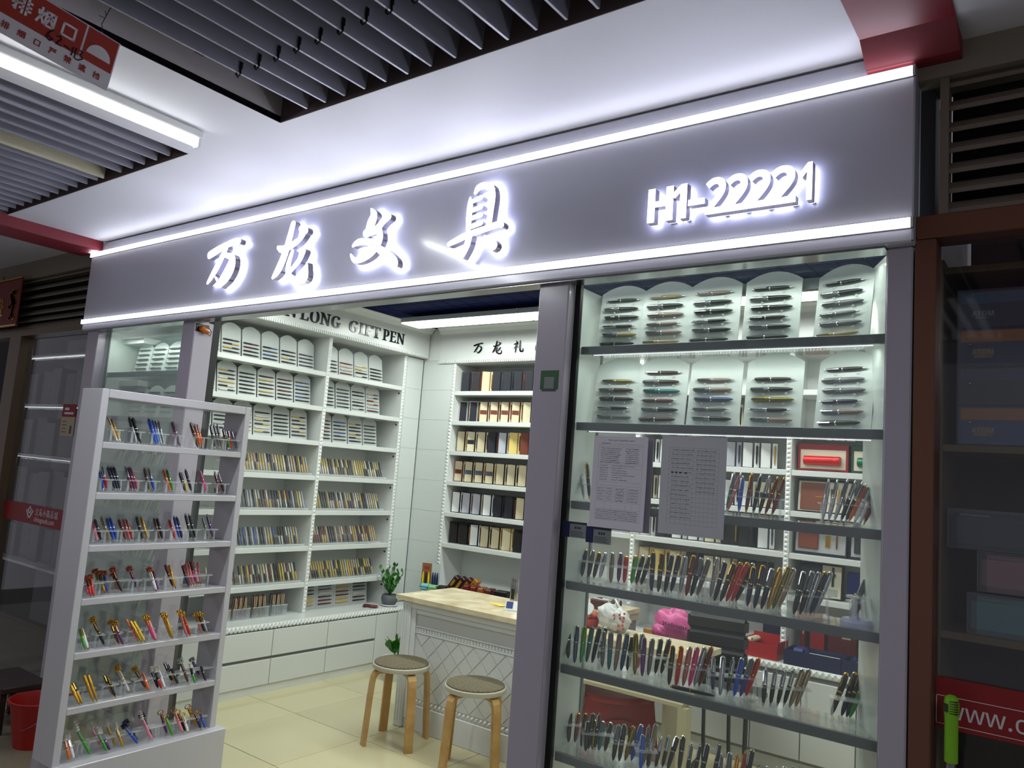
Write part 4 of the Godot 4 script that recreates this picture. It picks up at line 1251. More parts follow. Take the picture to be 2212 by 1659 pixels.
func _gift_sets() -> void:
	var cream := mat("set_lining", Color(.76, .72, .64), .6)
	for k in [[-1.425, .29, Color(.55, .07, .1), Color(.78, .08, .09), "red"], [-1.12, .27, Color(.06, .25, .2), Color(.06, .38, .26), "green"]]:
		var o := thing("flask_gift_set", "%s gift set box holding a %s vacuum flask" % [k[4], k[4]], "gift set", at(k[0], 1.7105, -4.86))
		part("box", box_mesh(Vector3(0, 0, -.06), Vector3(k[1], .165, 0), .003), mat("fs_" + k[4], k[2], .45), o)
		part("lining", box_mesh(Vector3(.016, .016, 0), Vector3(k[1] - .014, .13, .002)), cream, o)
		var f := st()
		lathe(f, [Vector2(.024, 0), Vector2(.028, .003), Vector2(.028, .17), Vector2(.0272, .172), Vector2(.028, .174), Vector2(.028, .205), Vector2(.025, .21)], 18)
		part("flask", f, mat("flask_" + k[4], k[3], .3, .3), o, Transform3D(Basis(Vector3.BACK, -PI / 2), Vector3(.04, .065, .016)))
	var nb := thing("notebook_gift_set", "dark framed gift set with a brown leather notebook", "gift set", Transform3D(Basis(Vector3.RIGHT, -.12), Vector3(-1.42, 1.466, -4.84)))
	part("box", box_mesh(Vector3(0, 0, -.03), Vector3(.33, .2, 0), .003), mats.black, nb)
	part("lining", box_mesh(Vector3(.008, .008, 0), Vector3(.322, .186, .002)), cream, nb)
	part("notebook", box_mesh(Vector3(.022, .014, .0), Vector3(.165, .176, .012), .003), mat("leather", Color(.42, .19, .09), .5), nb)
	part("plate", box_mesh(Vector3(.11, .09, .012), Vector3(.15, .096, .013)), mats.gold, nb)
	for x in [.2, .235, .27]:
		var p := st()
		lathe(p, [Vector2(.002, 0), Vector2(.005, .015), Vector2(.005, .09), Vector2(.003, .1)], 8)
		part("pen", p, mats.gold if x > .21 and x < .25 else mats.black, nb, at(x, .045, .008))
	for k in [[-1.43, .3, Color(.42, .17, .08), "brown", true], [-1.115, .3, Color(.08, .09, .1), "dark grey", false]]:
		var o := thing("wallet_gift_set", "navy gift set with a %s leather wallet" % k[3], "gift set", Transform3D(Basis(Vector3.RIGHT, -.1), Vector3(k[0], 1.216, -4.85)))
		part("box", box_mesh(Vector3(0, 0, -.03), Vector3(k[1], .17, 0), .003), mat("set_navy", Color(.05, .07, .16), .4), o)
		part("lining", box_mesh(Vector3(.008, .016, 0), Vector3(k[1] - .008, .164, .002)), mat("set_grey", Color(.6, .6, .6), .6), o)
		part("wallet", box_mesh(Vector3(.025, .035, .002), Vector3(.14, .14, .014), .004), mat("wal_" + k[3], k[2], .5), o)
		if k[4]:
			part("gilt_tag", box_mesh(Vector3(.18, .05, .002), Vector3(.208, .12, .007), .002), mats.gold, o)
			var p := st()
			lathe(p, [Vector2(.001, 0), Vector2(.004, .012), Vector2(.004, .075), Vector2(.002, .085)], 8)
			part("pen", p, mat("copper", Color(.55, .28, .16), .3, .8), o, at(.243, .045, .007))
	var ws := thing("watch_gift_set", "black framed gift set with a dark wristwatch and wallet", "gift set", Transform3D(Basis(Vector3.RIGHT, -.1), Vector3(-1.4, .971, -4.85)))
	part("box", box_mesh(Vector3(0, 0, -.03), Vector3(.25, .2, 0), .003), mats.black, ws)
	part("lining", box_mesh(Vector3(.135, .01, 0), Vector3(.242, .192, .002)), cream, ws)
	part("wallet", box_mesh(Vector3(.012, .03, 0), Vector3(.125, .19, .012), .004), mat("wal_black", Color(.06, .065, .08), .5), ws)
	var wt := st()
	bx(wt, Vector3(.19, .075, .002), Vector3(.202, .185, .007))
	lathe(wt, [Vector2(.0, 0), Vector2(.014, 0), Vector2(.014, .008), Vector2(0, .008)], 14, Transform3D(Basis(Vector3.RIGHT, PI / 2), Vector3(.196, .14, .002)))
	part("watch", wt, mats.rubber, ws)
	part("card", box_mesh(Vector3(.15, .02, .002), Vector3(.225, .06, .003)), mat("pale_slip", Color(.55, .58, .55), .6), ws)
	var bb := thing("souvenir_box", "dark blue box with gilt clouds and roofs beside the watch set", "box", at(-1.125, .971, -4.86))
	part("box", box_mesh(Vector3(0, 0, -.05), Vector3(.16, .17, 0), .003), mat("souvenir_blue", Color(.07, .1, .35), .35), bb)
	var g := st()
	for q in [[.02, .01, .07, .022], [.026, .022, .062, .034], [.033, .034, .055, .046], [.04, .046, .048, .058], [.065, .01, .13, .024], [.09, .024, .12, .034]]:
		bx(g, Vector3(q[0], q[1], 0), Vector3(q[2], q[3], .002))
	brush(g, ["95,80,6 105,72,10 120,70,6", "100,60,4 112,66,8"], 0, .002)
	part("gilt_print", g, mat("pale_gilt", Color(.75, .65, .4), .4, .3), bb)
	# red lined boxes and flask on the ledge
	var open_red := thing("open_box", "open bright red box standing on the back ledge near the office chair", "box", at(-1.665, .601, -4.69, -4))
	var rm := mat("box_red", Color(.62, .05, .05), .35)
	for e in [[Vector3(0, 0, -.005), Vector3(.21, .083, 0)], [Vector3(0, 0, -.17), Vector3(.21, .12, -.165)], [Vector3(0, 0, -.165), Vector3(.005, .1, -.005)], [Vector3(.205, 0, -.165), Vector3(.21, .1, -.005)]]:
		part("side_panel", box_mesh(e[0], e[1]), rm, open_red)
	part("bottom", box_mesh(Vector3(.005, 0, -.165), Vector3(.205, .004, -.005)), rm, open_red)
	part("lining", box_mesh(Vector3(.006, .07, -.16), Vector3(.05, .098, -.03), .01), mat("silk", Color(.75, .68, .58), .7), open_red)
	for k in [[-1.412, .31, "larger"], [-1.098, .1, "smaller"]]:
		var o := thing("open_box", "%s open navy blue box with white leaflets on the ledge" % k[2], "box", at(k[0], .601, -4.66))
		var nm := mat("box_navy", Color(.06, .08, .24), .4)
		var w: float = k[1]
		for e in [[Vector3(0, 0, -.005), Vector3(w, .082, 0)], [Vector3(0, 0, -.15), Vector3(w, .086, -.145)], [Vector3(0, 0, -.145), Vector3(.005, .082, -.005)], [Vector3(w - .005, 0, -.145), Vector3(w, .082, -.005)]]:
			part("side_panel", box_mesh(e[0], e[1]), nm, o)
		part("filling", box_mesh(Vector3(.005, 0, -.145), Vector3(w - .005, .055, -.005)), nm, o)
		part("leaflet", box_mesh(Vector3(w * .35, .055, -.12), Vector3(w * .9, .064, -.03), .002), mats.white, o)
		part("rolled_cloth", box_mesh(Vector3(.03, .055, -.13), Vector3(.03 + w * .25, .09, -.03), .014), mat("roll_blue", Color(.1, .12, .4), .6), o)
	for k in [[-1.4, .03, Color(.45, .04, .05), "narrow dark red", .17], [-1.34, .08, Color(.62, .06, .07), "bright red", .19], [-1.24, .16, Color(.36, .04, .05), "wide dark red", .18], [-1.06, .03, Color(.6, .06, .06), "slim red", .17]]:
		var o := thing("slipcase", "%s slipcase standing behind the navy boxes on the ledge" % k[3], "box", at(k[0], .601, -4.92))
		part("body", box_mesh(Vector3(0, 0, -.1), Vector3(k[1], k[4] + .04, 0), .003), mat("slip_" + k[3], k[2], .4), o)
		part("label", box_mesh(Vector3(k[1] * .5, k[4] - .03, 0), Vector3(k[1] * .8, k[4], .001)), mat("slip_label", Color(.7, .65, .55), .6), o)
	var nv := thing("navy_folder", "long navy folder standing behind the red open box", "folder", at(-1.66, .601, -4.9))
	part("cover", box_mesh(Vector3(.05, 0, -.02), Vector3(.18, .21, 0), .002), mat("folder_navy", Color(.06, .07, .22), .5), nv)
	part("spine", box_mesh(Vector3(.045, 0, -.021), Vector3(.052, .212, .001)), mats.black, nv)
	var fl := st()
	lathe(fl, [Vector2(.034, 0), Vector2(.036, .004), Vector2(.036, .16), Vector2(.03, .175), Vector2(.03, .2), Vector2(.0, .205)], 20)
	var f2 := thing("vacuum_flask", "steel vacuum flask on the ledge beside the slim red slipcase", "flask", at(-.985, .601, -4.88))
	part("body", fl, mats.steel, f2)
	var fc := st()
	lathe(fc, [Vector2(.0365, .165), Vector2(.0375, .17), Vector2(.0305, .18)], 20, Transform3D(), false)
	part("collar", fc, mats.chrome, f2)

func _counter_and_stools() -> void:
	var c := thing("counter", "white panelled shop counter with a beige stone top", "counter")
	var s := st()
	var top := PackedVector2Array([Vector2(-3.45, 3.567), Vector2(-1.49, 3.567), Vector2(-1.49, 3.9), Vector2(-2.31, 3.9), Vector2(-2.31, 4.62), Vector2(-2.95, 4.62), Vector2(-2.95, 4.11), Vector2(-3.45, 4.11)])
	prism(s, top, .742, .77, Transform3D(Basis(Vector3.RIGHT, -PI / 2), Vector3.ZERO))
	part("stone_top", s, mats.marble, c)
	# fluted end post
	s = st()
	bev(s, Vector3(-3.405, 0, -3.65), Vector3(-3.335, .742, -3.585), .006)
	for x in [-3.392, -3.372, -3.352]:
		bev(s, Vector3(x - .005, .04, -3.586), Vector3(x + .005, .72, -3.581), .002)
	part("end_post", s, mats.white, c)
	part("end_panel", box_mesh(Vector3(-3.4, 0, -4.09), Vector3(-3.38, .742, -3.65)), mats.white, c)
	part("front_panel", box_mesh(Vector3(-3.335, 0, -3.64), Vector3(-2.11, .742, -3.612)), mats.white_satin, c)
	s = st()
	bev(s, Vector3(-3.335, .7, -3.612), Vector3(-1.5, .742, -3.59), .006)
	bev(s, Vector3(-3.335, .06, -3.612), Vector3(-3.3, .7, -3.596), .004)
	bev(s, Vector3(-3.3, .672, -3.612), Vector3(-2.11, .7, -3.6), .004)
	part("frame_moulding", s, mats.white, c)
	part("base_board", box_mesh(Vector3(-3.335, 0, -3.612), Vector3(-2.11, .145, -3.602), .003), mats.white, c)
	s = st()
	teeth(s, 52, .0228, .022, .004, at(-3.298, .57, -3.612))
	bx(s, Vector3(-3.3, .595, -3.612), Vector3(-2.11, .602, -3.606))
	bx(s, Vector3(-3.3, .56, -3.612), Vector3(-2.11, .566, -3.606))
	stuff(part("bead_moulding", s, mats.white, c))
	s = st()
	rope(s, 38, .031, .032, .012, at(-3.3, .149, -3.612))
	stuff(part("rope_moulding", s, mats.white, c))
	# diamond field: raised lozenge tiles with grooves between
	var lz := st()
	var w := .057
	var h := .093
	for i in 11:
		for j in 7:
			var cx := -3.24 + .1145 * i + (.05725 if j % 2 else 0.0)
			var cy := .182 + .0935 * .66 * j
			var p := PackedVector2Array([Vector2(cx - w + .003, cy), Vector2(cx, cy + h * .66 - .004), Vector2(cx + w - .003, cy), Vector2(cx, cy - h * .66 + .004)])
			var fld := PackedVector2Array([Vector2(-3.298, .184), Vector2(-2.112, .184), Vector2(-2.112, .558), Vector2(-3.298, .558)])
			for q in Geometry2D.intersect_polygons(p, fld):
				if q.size() > 2:
					var one := st()
					prism(one, q, -3.612, -3.608)
					part("lozenge_tile", one, mats.white_satin, c)
	# knee opening at the staff end, with cream edges
	var cream := mat("cream_board", Color(.72, .68, .55), .5)
	part("apron", box_mesh(Vector3(-2.11, .545, -3.61), Vector3(-1.5, .742, -3.595)), mats.white, c)
	part("apron_edge", box_mesh(Vector3(-2.11, .53, -3.62), Vector3(-1.54, .546, -3.56)), cream, c)
	part("support_panel", box_mesh(Vector3(-1.665, 0, -3.86), Vector3(-1.645, .742, -3.62)), mat("cream_panel", Color(.66, .62, .52), .5), c)
	part("support_panel", box_mesh(Vector3(-1.56, 0, -3.62), Vector3(-1.515, .53, -3.56)), cream, c)
	part("return_side", box_mesh(Vector3(-2.345, 0, -4.6), Vector3(-2.325, .742, -3.92)), mat("grey_side", Color(.5, .51, .52), .5), c)
	part("return_edge", box_mesh(Vector3(-2.33, .7, -4.61), Vector3(-2.315, .742, -3.91)), cream, c)
	# bentwood stools
	_stool("bentwood stool with speckled woven seat nearest the counter post", at(-3.185, 0, -3.388))
	_stool("second bentwood stool with speckled seat closer to the door post", at(-2.625, 0, -3.375, 14))
	# things on the counter
	var fl := st()
	lathe(fl, [Vector2(.034, 0), Vector2(.036, .004), Vector2(.036, .13), Vector2(.033, .138), Vector2(.033, .16), Vector2(.0, .163)], 20)
	var o := thing("vacuum_flask", "brushed steel vacuum flask on the stone counter by the door post", "flask", at(-2.8, .7705, -3.93))
	part("body", fl, mats.steel, o)
	part("band", box_mesh(Vector3(-.012, .04, .0335), Vector3(.012, .1, .0365)), mats.rubber, o)
	var ch := thing("card_holder", "clear stand of blue and white cards on the counter", "card holder", at(-2.7, .7705, -3.77, 25))
	part("plate", box_mesh(Vector3(-.05, 0, -.04), Vector3(.05, .004, .04)), mats.acrylic_edge, ch)
	part("card", box_mesh(Vector3(-.045, 0, -.002), Vector3(.045, .055, 0)), mats.white, ch, Transform3D(Basis(Vector3.RIGHT, -.5), Vector3(0, .006, .02)))
	part("print", box_mesh(Vector3(-.04, .008, 0), Vector3(.0, .05, .0008)), mat("card_blue", Color(.12, .18, .42), .5), ch, Transform3D(Basis(Vector3.RIGHT, -.5), Vector3(0, .006, .02)))
	var np := thing("note_sheet", "loose yellow note sheets on the stone counter top", "paper", at(-2.88, .7705, -3.88, 20))
	for k in 3:
		part("sheet", box_mesh(Vector3(-.06, 0, -.035), Vector3(.06, .001, .035)), mat("note_yellow", Color(.82, .72, .35), .8), np, at(.02 * k, .0012 * k, .012 * k, 25 * k))
	_bags()
	_seats()

func _stool(label: String, tr: Transform3D) -> void:
	var o := thing("bentwood_stool", label, "stool", tr)
	var s := st()
	lathe(s, [Vector2(.155, .408), Vector2(.162, .41), Vector2(.165, .416), Vector2(.165, .432), Vector2(.162, .436), Vector2(0, .436)], 40)
	part("seat_rim", s, mat("rim_white", Color(.72, .7, .64), .4), o)
	s = st()
	lathe(s, [Vector2(.157, .4362), Vector2(.156, .442), Vector2(.148, .447), Vector2(0, .449)], 40)
	part("seat_pad", s, mats.fabric, o)
	var lg := st()
	var prof := [Vector2(.2, 0), Vector2(.193, .1), Vector2(.185, .25), Vector2(.178, .34), Vector2(.172, .375), Vector2(.158, .398), Vector2(.135, .407), Vector2(.05, .407)]
	var wdt := .024
	for i in prof.size() - 1:
		var a: Vector2 = prof[i]
		var b: Vector2 = prof[i + 1]
		var d := (b - a).normalized()
		var n := Vector2(-d.y, d.x) * .018
		var d0: Vector2 = (a - (prof[i - 1] as Vector2)).normalized() if i > 0 else d
		var d1: Vector2 = ((prof[i + 2] as Vector2) - b).normalized() if i < prof.size() - 2 else d
		var na := Vector2(-(d + d0).normalized().y, (d + d0).normalized().x) * .018
		var nb := Vector2(-(d + d1).normalized().y, (d + d1).normalized().x) * .018
		var q := [a, b, b + nb, a + na]
		var mid: Vector2 = (a + b) / 2 + n / 2
		for k in 4:
			if (k == 1 and i < prof.size() - 2) or (k == 3 and i > 0):
				continue
			var e0: Vector2 = q[k]
			var e1: Vector2 = q[(k + 1) % 4]
			var o2 := (e0 + e1) / 2 - mid
			quad(lg, Vector3(e0.x, e0.y, -wdt), Vector3(e1.x, e1.y, -wdt), Vector3(e1.x, e1.y, wdt), Vector3(e0.x, e0.y, wdt), Vector3(o2.x, o2.y, 0))
		for e in [-wdt, wdt]:
			quad(lg, Vector3(q[0].x, q[0].y, e), Vector3(q[1].x, q[1].y, e), Vector3(q[2].x, q[2].y, e), Vector3(q[3].x, q[3].y, e), Vector3(0, 0, e))
	var lm := done(lg)
	for k in 4:
		part("leg", lm, mats.birch, o, Transform3D(Basis(Vector3.UP, deg_to_rad(67 + 90 * k))))

func _blob(s: SurfaceTool, c: Vector3, r: Vector3, lump: float, sd: int, nu := 20, nv := 12) -> void:
	var n := FastNoiseLite.new()
	n.seed = sd
	n.frequency = 1.3
	n.fractal_octaves = 3
	s.set_smooth_group(1)
	var g := []
	for j in nv + 1:
		var row := []
		var v := -PI / 2 + PI * j / nv
		for i in nu:
			var u := TAU * i / nu
			var d := Vector3(cos(v) * cos(u), sin(v), cos(v) * sin(u))
			var k := 1.0 + lump * n.get_noise_3dv(d * 2.0)
			row.append(c + Vector3(d.x * r.x, d.y * r.y, d.z * r.z) * k)
		g.append(row)
	for j in nv:
		for i in nu:
			var i2 := (i + 1) % nu
			var o: Vector3 = (g[j][i] + g[j + 1][i2]) / 2 - c
			if j > 0:
				tri(s, g[j][i], g[j][i2], g[j + 1][i2], o)
			if j < nv - 1:
				tri(s, g[j][i], g[j + 1][i2], g[j + 1][i], o)
	s.set_smooth_group(-1)

func _bags() -> void:
	var bowl := thing("red_bowl", "red patterned bowl of wrapped snacks on the staff end of the counter", "bowl", at(-2.2, .7705, -3.77))
	var s := st()
	lathe(s, [Vector2(.04, 0), Vector2(.06, .006), Vector2(.075, .045), Vector2(.078, .05), Vector2(.072, .048), Vector2(.055, .012), Vector2(0, .01)], 24)
	part("bowl", s, mat("bowl_red", Color(.62, .06, .06), .25), bowl)
	s = st()
	for k in 5:
		_blob(s, Vector3(cos(k * 1.3) * .035, .06, sin(k * 1.3) * .035), Vector3(.03, .022, .028), .3, k, 10, 6)
	part("snack", s, mat("snack", Color(.75, .3, .15), .5), bowl)
	s = st()
	lathe(s, [Vector2(0, 0), Vector2(.036, 0), Vector2(.036, .012), Vector2(0, .012)], 20, Transform3D(Basis(Vector3.RIGHT, 1.1), Vector3(.015, .092, .02)))
	part("cup_lid", s, mats.white, bowl)
	var bag := thing("plastic_bag", "white translucent carrier bag with red print on the counter", "bag", at(-2.06, .7705, -3.8))
	var film := clear_mat("bag_white", Color(.85, .86, .84), .8, .35)
	s = st()
	_blob(s, Vector3(0, .068, 0), Vector3(.085, .068, .06), .5, 3)
	_blob(s, Vector3(.05, .06, .02), Vector3(.06, .055, .05), .5, 9)
	part("body", s, film, bag)
	s = st()
	for e in [-1, 1]:
		tube(s, [Vector3(.0 + e * .02, .12, 0), Vector3(e * .03, .155, .0), Vector3(.015, .165, .01 * e), Vector3(.03 + e * .015, .12, .01)], .007, 6)
	part("handle", s, film, bag)
	s = st()
	for k in 14:
		ball(s, Vector3(.07 + .03 * sin(k * 2.1), .02 + .0065 * k, .058 + .008 * cos(k * 1.7)), .0065, 6)
	stuff(part("red_print", s, mat("print_red", Color(.7, .1, .15), .5), bag))
	var pb := thing("plastic_bag", "pink carrier bag with dark script on the back ledge beside the office chair", "bag", at(-2.06, .601, -4.62))
	s = st()
	_blob(s, Vector3(-.02, .1, 0), Vector3(.13, .1, .06), .45, 21)
	_blob(s, Vector3(-.08, .06, .02), Vector3(.07, .055, .05), .4, 33)
	part("body", s, mat("bag_pink", Color(.78, .32, .55), .3, 0, {"subsurf_scatter_enabled": true, "subsurf_scatter_strength": .2}), pb)
	var tx := text_mesh("Welcome", true, 700, .024, .002)
	part("lettering", tx, mat("script", Color(.2, .05, .2), .5), pb, Transform3D(Basis(Vector3.UP, .25) * Basis(Vector3.BACK, -.1), Vector3(.025, .115, .077)))
	var yb := thing("cardboard_box", "long yellow cardboard box on the ledge below the pink bag", "box", at(-2.3, .601, -4.66))
	part("body", box_mesh(Vector3(0, 0, -.02), Vector3(.44, .045, .006), .003), mat("carton", Color(.72, .52, .15), .6), yb)
	part("seam", box_mesh(Vector3(.218, .001, .006), Vector3(.221, .044, .0065)), mat("seam_dark", Color(.3, .2, .08), .6), yb)
	var jar := thing("glass_jar", "small dark glass jar beside the pink bag on the ledge", "jar", at(-2.16, .601, -4.78))
	s = st()
	lathe(s, [Vector2(.03, 0), Vector2(.04, .02), Vector2(.04, .1), Vector2(.03, .12), Vector2(.03, .14)], 16)
	part("body", s, mat("jar_dark", Color(.12, .12, .12), .1), jar)
	s = st()
	lathe(s, [Vector2(.034, .14), Vector2(.034, .155), Vector2(0, .157)], 16)
	part("lid", s, mats.steel, jar)
	# a small printer and papers on the counter return
	var br := thing("snack_carton", "brown snack carton with white loops of cord on the counter return", "box", at(-2.4, .7705, -4.35))
	part("body", box_mesh(Vector3(-.09, 0, -.06), Vector3(.07, .06, .06), .004), mat("carton_brown", Color(.3, .1, .08), .5), br)
	s = st()
	tube(s, [Vector3(-.08, .062, .03), Vector3(-.02, .064, .055), Vector3(.04, .063, .04), Vector3(.03, .063, .0), Vector3(-.03, .064, .01)], .004, 6)
	part("cord", s, mats.white, br)
	var tin := thing("snack_tin", "orange printed snack packet standing behind the red bowl", "packet", at(-2.36, .7705, -3.86))
	part("body", box_mesh(Vector3(-.05, 0, -.03), Vector3(.04, .14, .02), .006), mat("packet", Color(.62, .28, .12), .4), tin)
	part("label", box_mesh(Vector3(-.03, .03, .02), Vector3(.02, .1, .021)), mat("packet_label", Color(.8, .7, .6), .5), tin)
	# leafy plant seen through the case
	_plant("potted_plant", "bushy green plant on the counter return seen through the glass case", at(-2.5, .771, -4.1), true)

func _seats() -> void:
	var ch := thing("office_chair", "black leather office chair on a tubular frame behind the counter", "chair", at(-1.6, 0, -4.12, 8))
	var lea := mat("leather_black", Color(.03, .03, .032), .35)
	var s := st()
	for k in 4:
		bev(s, Vector3(-.16, .56 + .083 * k, -.03), Vector3(.16, .64 + .083 * k, .025), .016)
	part("backrest", s, lea, ch)
	part("seat", box_mesh(Vector3(-.2, .4, -.42), Vector3(.2, .47, .0), .025), lea, ch)
	var fr := [[Vector3(-.17, .62, .03), Vector3(-.17, .42, .03), Vector3(-.17, .02, .04), Vector3(-.17, .012, -.35)], [Vector3(.17, .62, .03), Vector3(.17, .42, .03), Vector3(.17, .02, .04), Vector3(.17, .012, -.35)]]
	for f in fr:
		s = st()
		tube(s, f, .012, 8)
		part("leg", s, mats.black, ch)
	for x in [-.05, .08]:
		s = st()
		tube(s, [Vector3(x, .56, .03), Vector3(x + .01, .3, .05), Vector3(x + .02, .1, .06)], .01, 8)
		part("strut", s, mats.black, ch)
	var rs := thing("plastic_stool", "bright red moulded plastic stool tucked under the counter", "stool", at(-2.06, 0, -3.87, 38).scaled_local(Vector3(1.16, 1.13, 1.16)))
	var red := mat("stool_red", Color(.58, .04, .03), .35)
	# four flaring panels, each with an arched opening
	for k in 4:
		s = st()
		var outl := PackedVector2Array([Vector2(-.19, 0), Vector2(-.12, 0)])
		for i in 9:
			var a := PI - PI * i / 8
			outl.append(Vector2(cos(a) * .1, .22 + sin(a) * .07))
		outl.append_array(PackedVector2Array([Vector2(.12, 0), Vector2(.19, 0), Vector2(.15, .4), Vector2(-.15, .4)]))
		prism(s, outl, -.004, .004, Transform3D(Basis(Vector3.RIGHT, -.105), Vector3(0, 0, .19)))
		var rib := []
		for i in 9:
			var a := PI - PI * i / 8
			rib.append(Vector3(cos(a) * .118, .22 + sin(a) * .09, .17))
		tube(s, rib, .008, 6)
		part("side_panel", s, red, rs, Transform3D(Basis(Vector3.UP, PI / 2 * k)))
	s = st()
	lathe(s, [Vector2(.2, .385), Vector2(.205, .4), Vector2(.2, .415), Vector2(.17, .422), Vector2(.02, .42), Vector2(.018, .41)], 32, Transform3D(), false)
	part("seat", s, red, rs)

# ---------------------------------------------------------------- pens
func pen_meshes(style: String) -> Dictionary:
	if meshes.has("p_" + style):
		return meshes["p_" + style]
	var d := {}
	var s := st()
	if style == "cap":
		lathe(s, [Vector2(.0012, 0), Vector2(.0032, .007), Vector2(.0048, .018), Vector2(.0058, .045), Vector2(.006, .076)], 10)
		d.barrel = done(s)
		s = st()
		lathe(s, [Vector2(.0064, .0768), Vector2(.0066, .09), Vector2(.0064, .122), Vector2(.0054, .134), Vector2(.003, .139), Vector2(0, .14)], 10)
		d.cap = done(s)
		s = st()
		lathe(s, [Vector2(.0067, .0735), Vector2(.0069, .0755), Vector2(.0067, .0775)], 10)
		lathe(s, [Vector2(.0058, .132), Vector2(.0052, .136), Vector2(.0034, .1395), Vector2(0, .141)], 10)
		bx(s, Vector3(-.0013, .092, .0072), Vector3(.0013, .133, .0088))
		bx(s, Vector3(-.0013, .13, .005), Vector3(.0013, .134, .0088))
		d.clip = done(s)
	elif style == "click":
		lathe(s, [Vector2(.0026, .014), Vector2(.0044, .03), Vector2(.005, .06), Vector2(.0047, .078)], 10)
		d.barrel = done(s)
		s = st()
		lathe(s, [Vector2(.0048, .079), Vector2(.0051, .1), Vector2(.0047, .126), Vector2(.0036, .13)], 10)
		d.cap = done(s)
		s = st()
		lathe(s, [Vector2(.0006, 0), Vector2(.0012, .003), Vector2(.0027, .0138)], 8)
		d.tip = done(s)
		s = st()
		lathe(s, [Vector2(.0052, .0765), Vector2(.0052, .08)], 10)
		lathe(s, [Vector2(.0022, .13), Vector2(.0022, .139), Vector2(.0014, .1405), Vector2(0, .1405)], 8)
		bx(s, Vector3(-.0014, .088, .0058), Vector3(.0014, .13, .0072))
		bx(s, Vector3(-.0014, .126, .003), Vector3(.0014, .13, .0072))
		d.clip = done(s)
	else:
		lathe(s, [Vector2(.0024, .012), Vector2(.0042, .026), Vector2(.0046, .07)], 9)
		d.barrel = done(s)
		s = st()
		lathe(s, [Vector2(.0047, .073), Vector2(.0046, .118), Vector2(.0036, .122)], 9)
		d.cap = done(s)
		s = st()
		lathe(s, [Vector2(.0006, 0), Vector2(.0025, .0118)], 8)
		d.tip = done(s)
		s = st()
		lathe(s, [Vector2(.005, .0695), Vector2(.005, .0735)], 9)
		bx(s, Vector3(-.0013, .085, .0056), Vector3(.0013, .12, .0068))
		d.clip = done(s)
		s = st()
		if style == "pearl":
			for k in 4:
				ball(s, Vector3(.004 * sin(k * .5), .127 + .011 * k, -.003 * k * k * .5), .0068 - .0003 * k, 8)
		elif style == "crystal":
			for k in 14:
				var u := k * 2.399
				var hh := .126 + .0018 * k
				ball(s, Vector3(cos(u) * .007, hh, sin(u) * .007), .0042, 6)
			ball(s, Vector3(0, .148, 0), .007, 7)
		elif style == "crown":
			for k in 6:
				var u := TAU * k / 6
				tube(s, [Vector3(cos(u) * .003, .122, sin(u) * .003), Vector3(cos(u) * .008, .135, sin(u) * .008), Vector3(cos(u) * .006, .146, sin(u) * .006)], .0017, 5)
				ball(s, Vector3(cos(u) * .0065, .148, sin(u) * .0065), .0028, 6)
			ball(s, Vector3(0, .128, 0), .006, 8)
		elif style == "loop":
			var pts := []
			for k in 17:
				var u := TAU * k / 16
				pts.append(Vector3(cos(u) * .0085, .136 + sin(u) * .013, .002 * sin(u * 2)))
			tube(s, pts, .0019, 6)
			pts = []
			for k in 13:
				var u := TAU * k / 12
				pts.append(Vector3(.003 + cos(u) * .005, .13 + sin(u) * .006, .002))
			tube(s, pts, .0016, 6)
		if style != "slim":
			d.topper = done(s)
	meshes["p_" + style] = d
	return d

func pen(called: String, label: String, group: String, style: String, col: String, top: String, metal: Material, tr: Transform3D, topmat: Material = null) -> void:
	var m := pen_meshes(style)
	var o := thing(called, label, "pen", tr, group)
	part("barrel", m.barrel, pen_mat(col), o)
	part("cap", m.cap, pen_mat(top), o)
	part("clip", m.clip, metal, o)
	if m.has("tip"):
		part("tip", m.tip, metal, o)
	if m.has("topper"):
		part("topper", m.topper, topmat if topmat else metal, o)

# frame of a pen standing from foot towards foot + d, its clip facing `face`
func pen_frame(foot: Vector3, d: Vector3, face: Vector3, length := .14) -> Transform3D:
	var y := d.normalized()
	var x := y.cross(face).normalized()
	var z := x.cross(y).normalized()
	var k := d.length() / length
	return Transform3D(Basis(x * 1.32, y * k, z * 1.32), foot)

func rack(called: String, label: String, group: String, w: float, dpt: float, h: float, tr: Transform3D, curve := 0.0) -> void:
	var o := thing(called, label, "pen rack", tr, group)
	for e in [[0.0, .006, 1.0, "base_plate"], [h, h + .005, .62, "holder_plate"]]:
		var p := PackedVector2Array()
		for i in 9:
			var u := i / 4.0 - 1.0
			p.append(Vector2(u * w / 2, dpt / 2 * e[2] + curve * (1 - u * u)))
		for i in 9:
			var u := 1.0 - i / 4.0
			p.append(Vector2(u * w / 2, -dpt / 2 * e[2] + curve * (1 - u * u)))
		var s := st()
		prism(s, p, e[0], e[1], Transform3D(Basis(Vector3.RIGHT, Vector3.BACK, Vector3.UP), Vector3.ZERO))
		part(e[3], s, mats.acrylic_edge if e[0] > 0 else mats.acrylic, o)
	for x in [-1, 1]:
		var s := st()
		lathe(s, [Vector2(.0045, .006), Vector2(.0045, h)], 8, Transform3D(), false)
		part("post", s, mats.acrylic_edge, o, at(x * (w / 2 - .008), 0, 0))

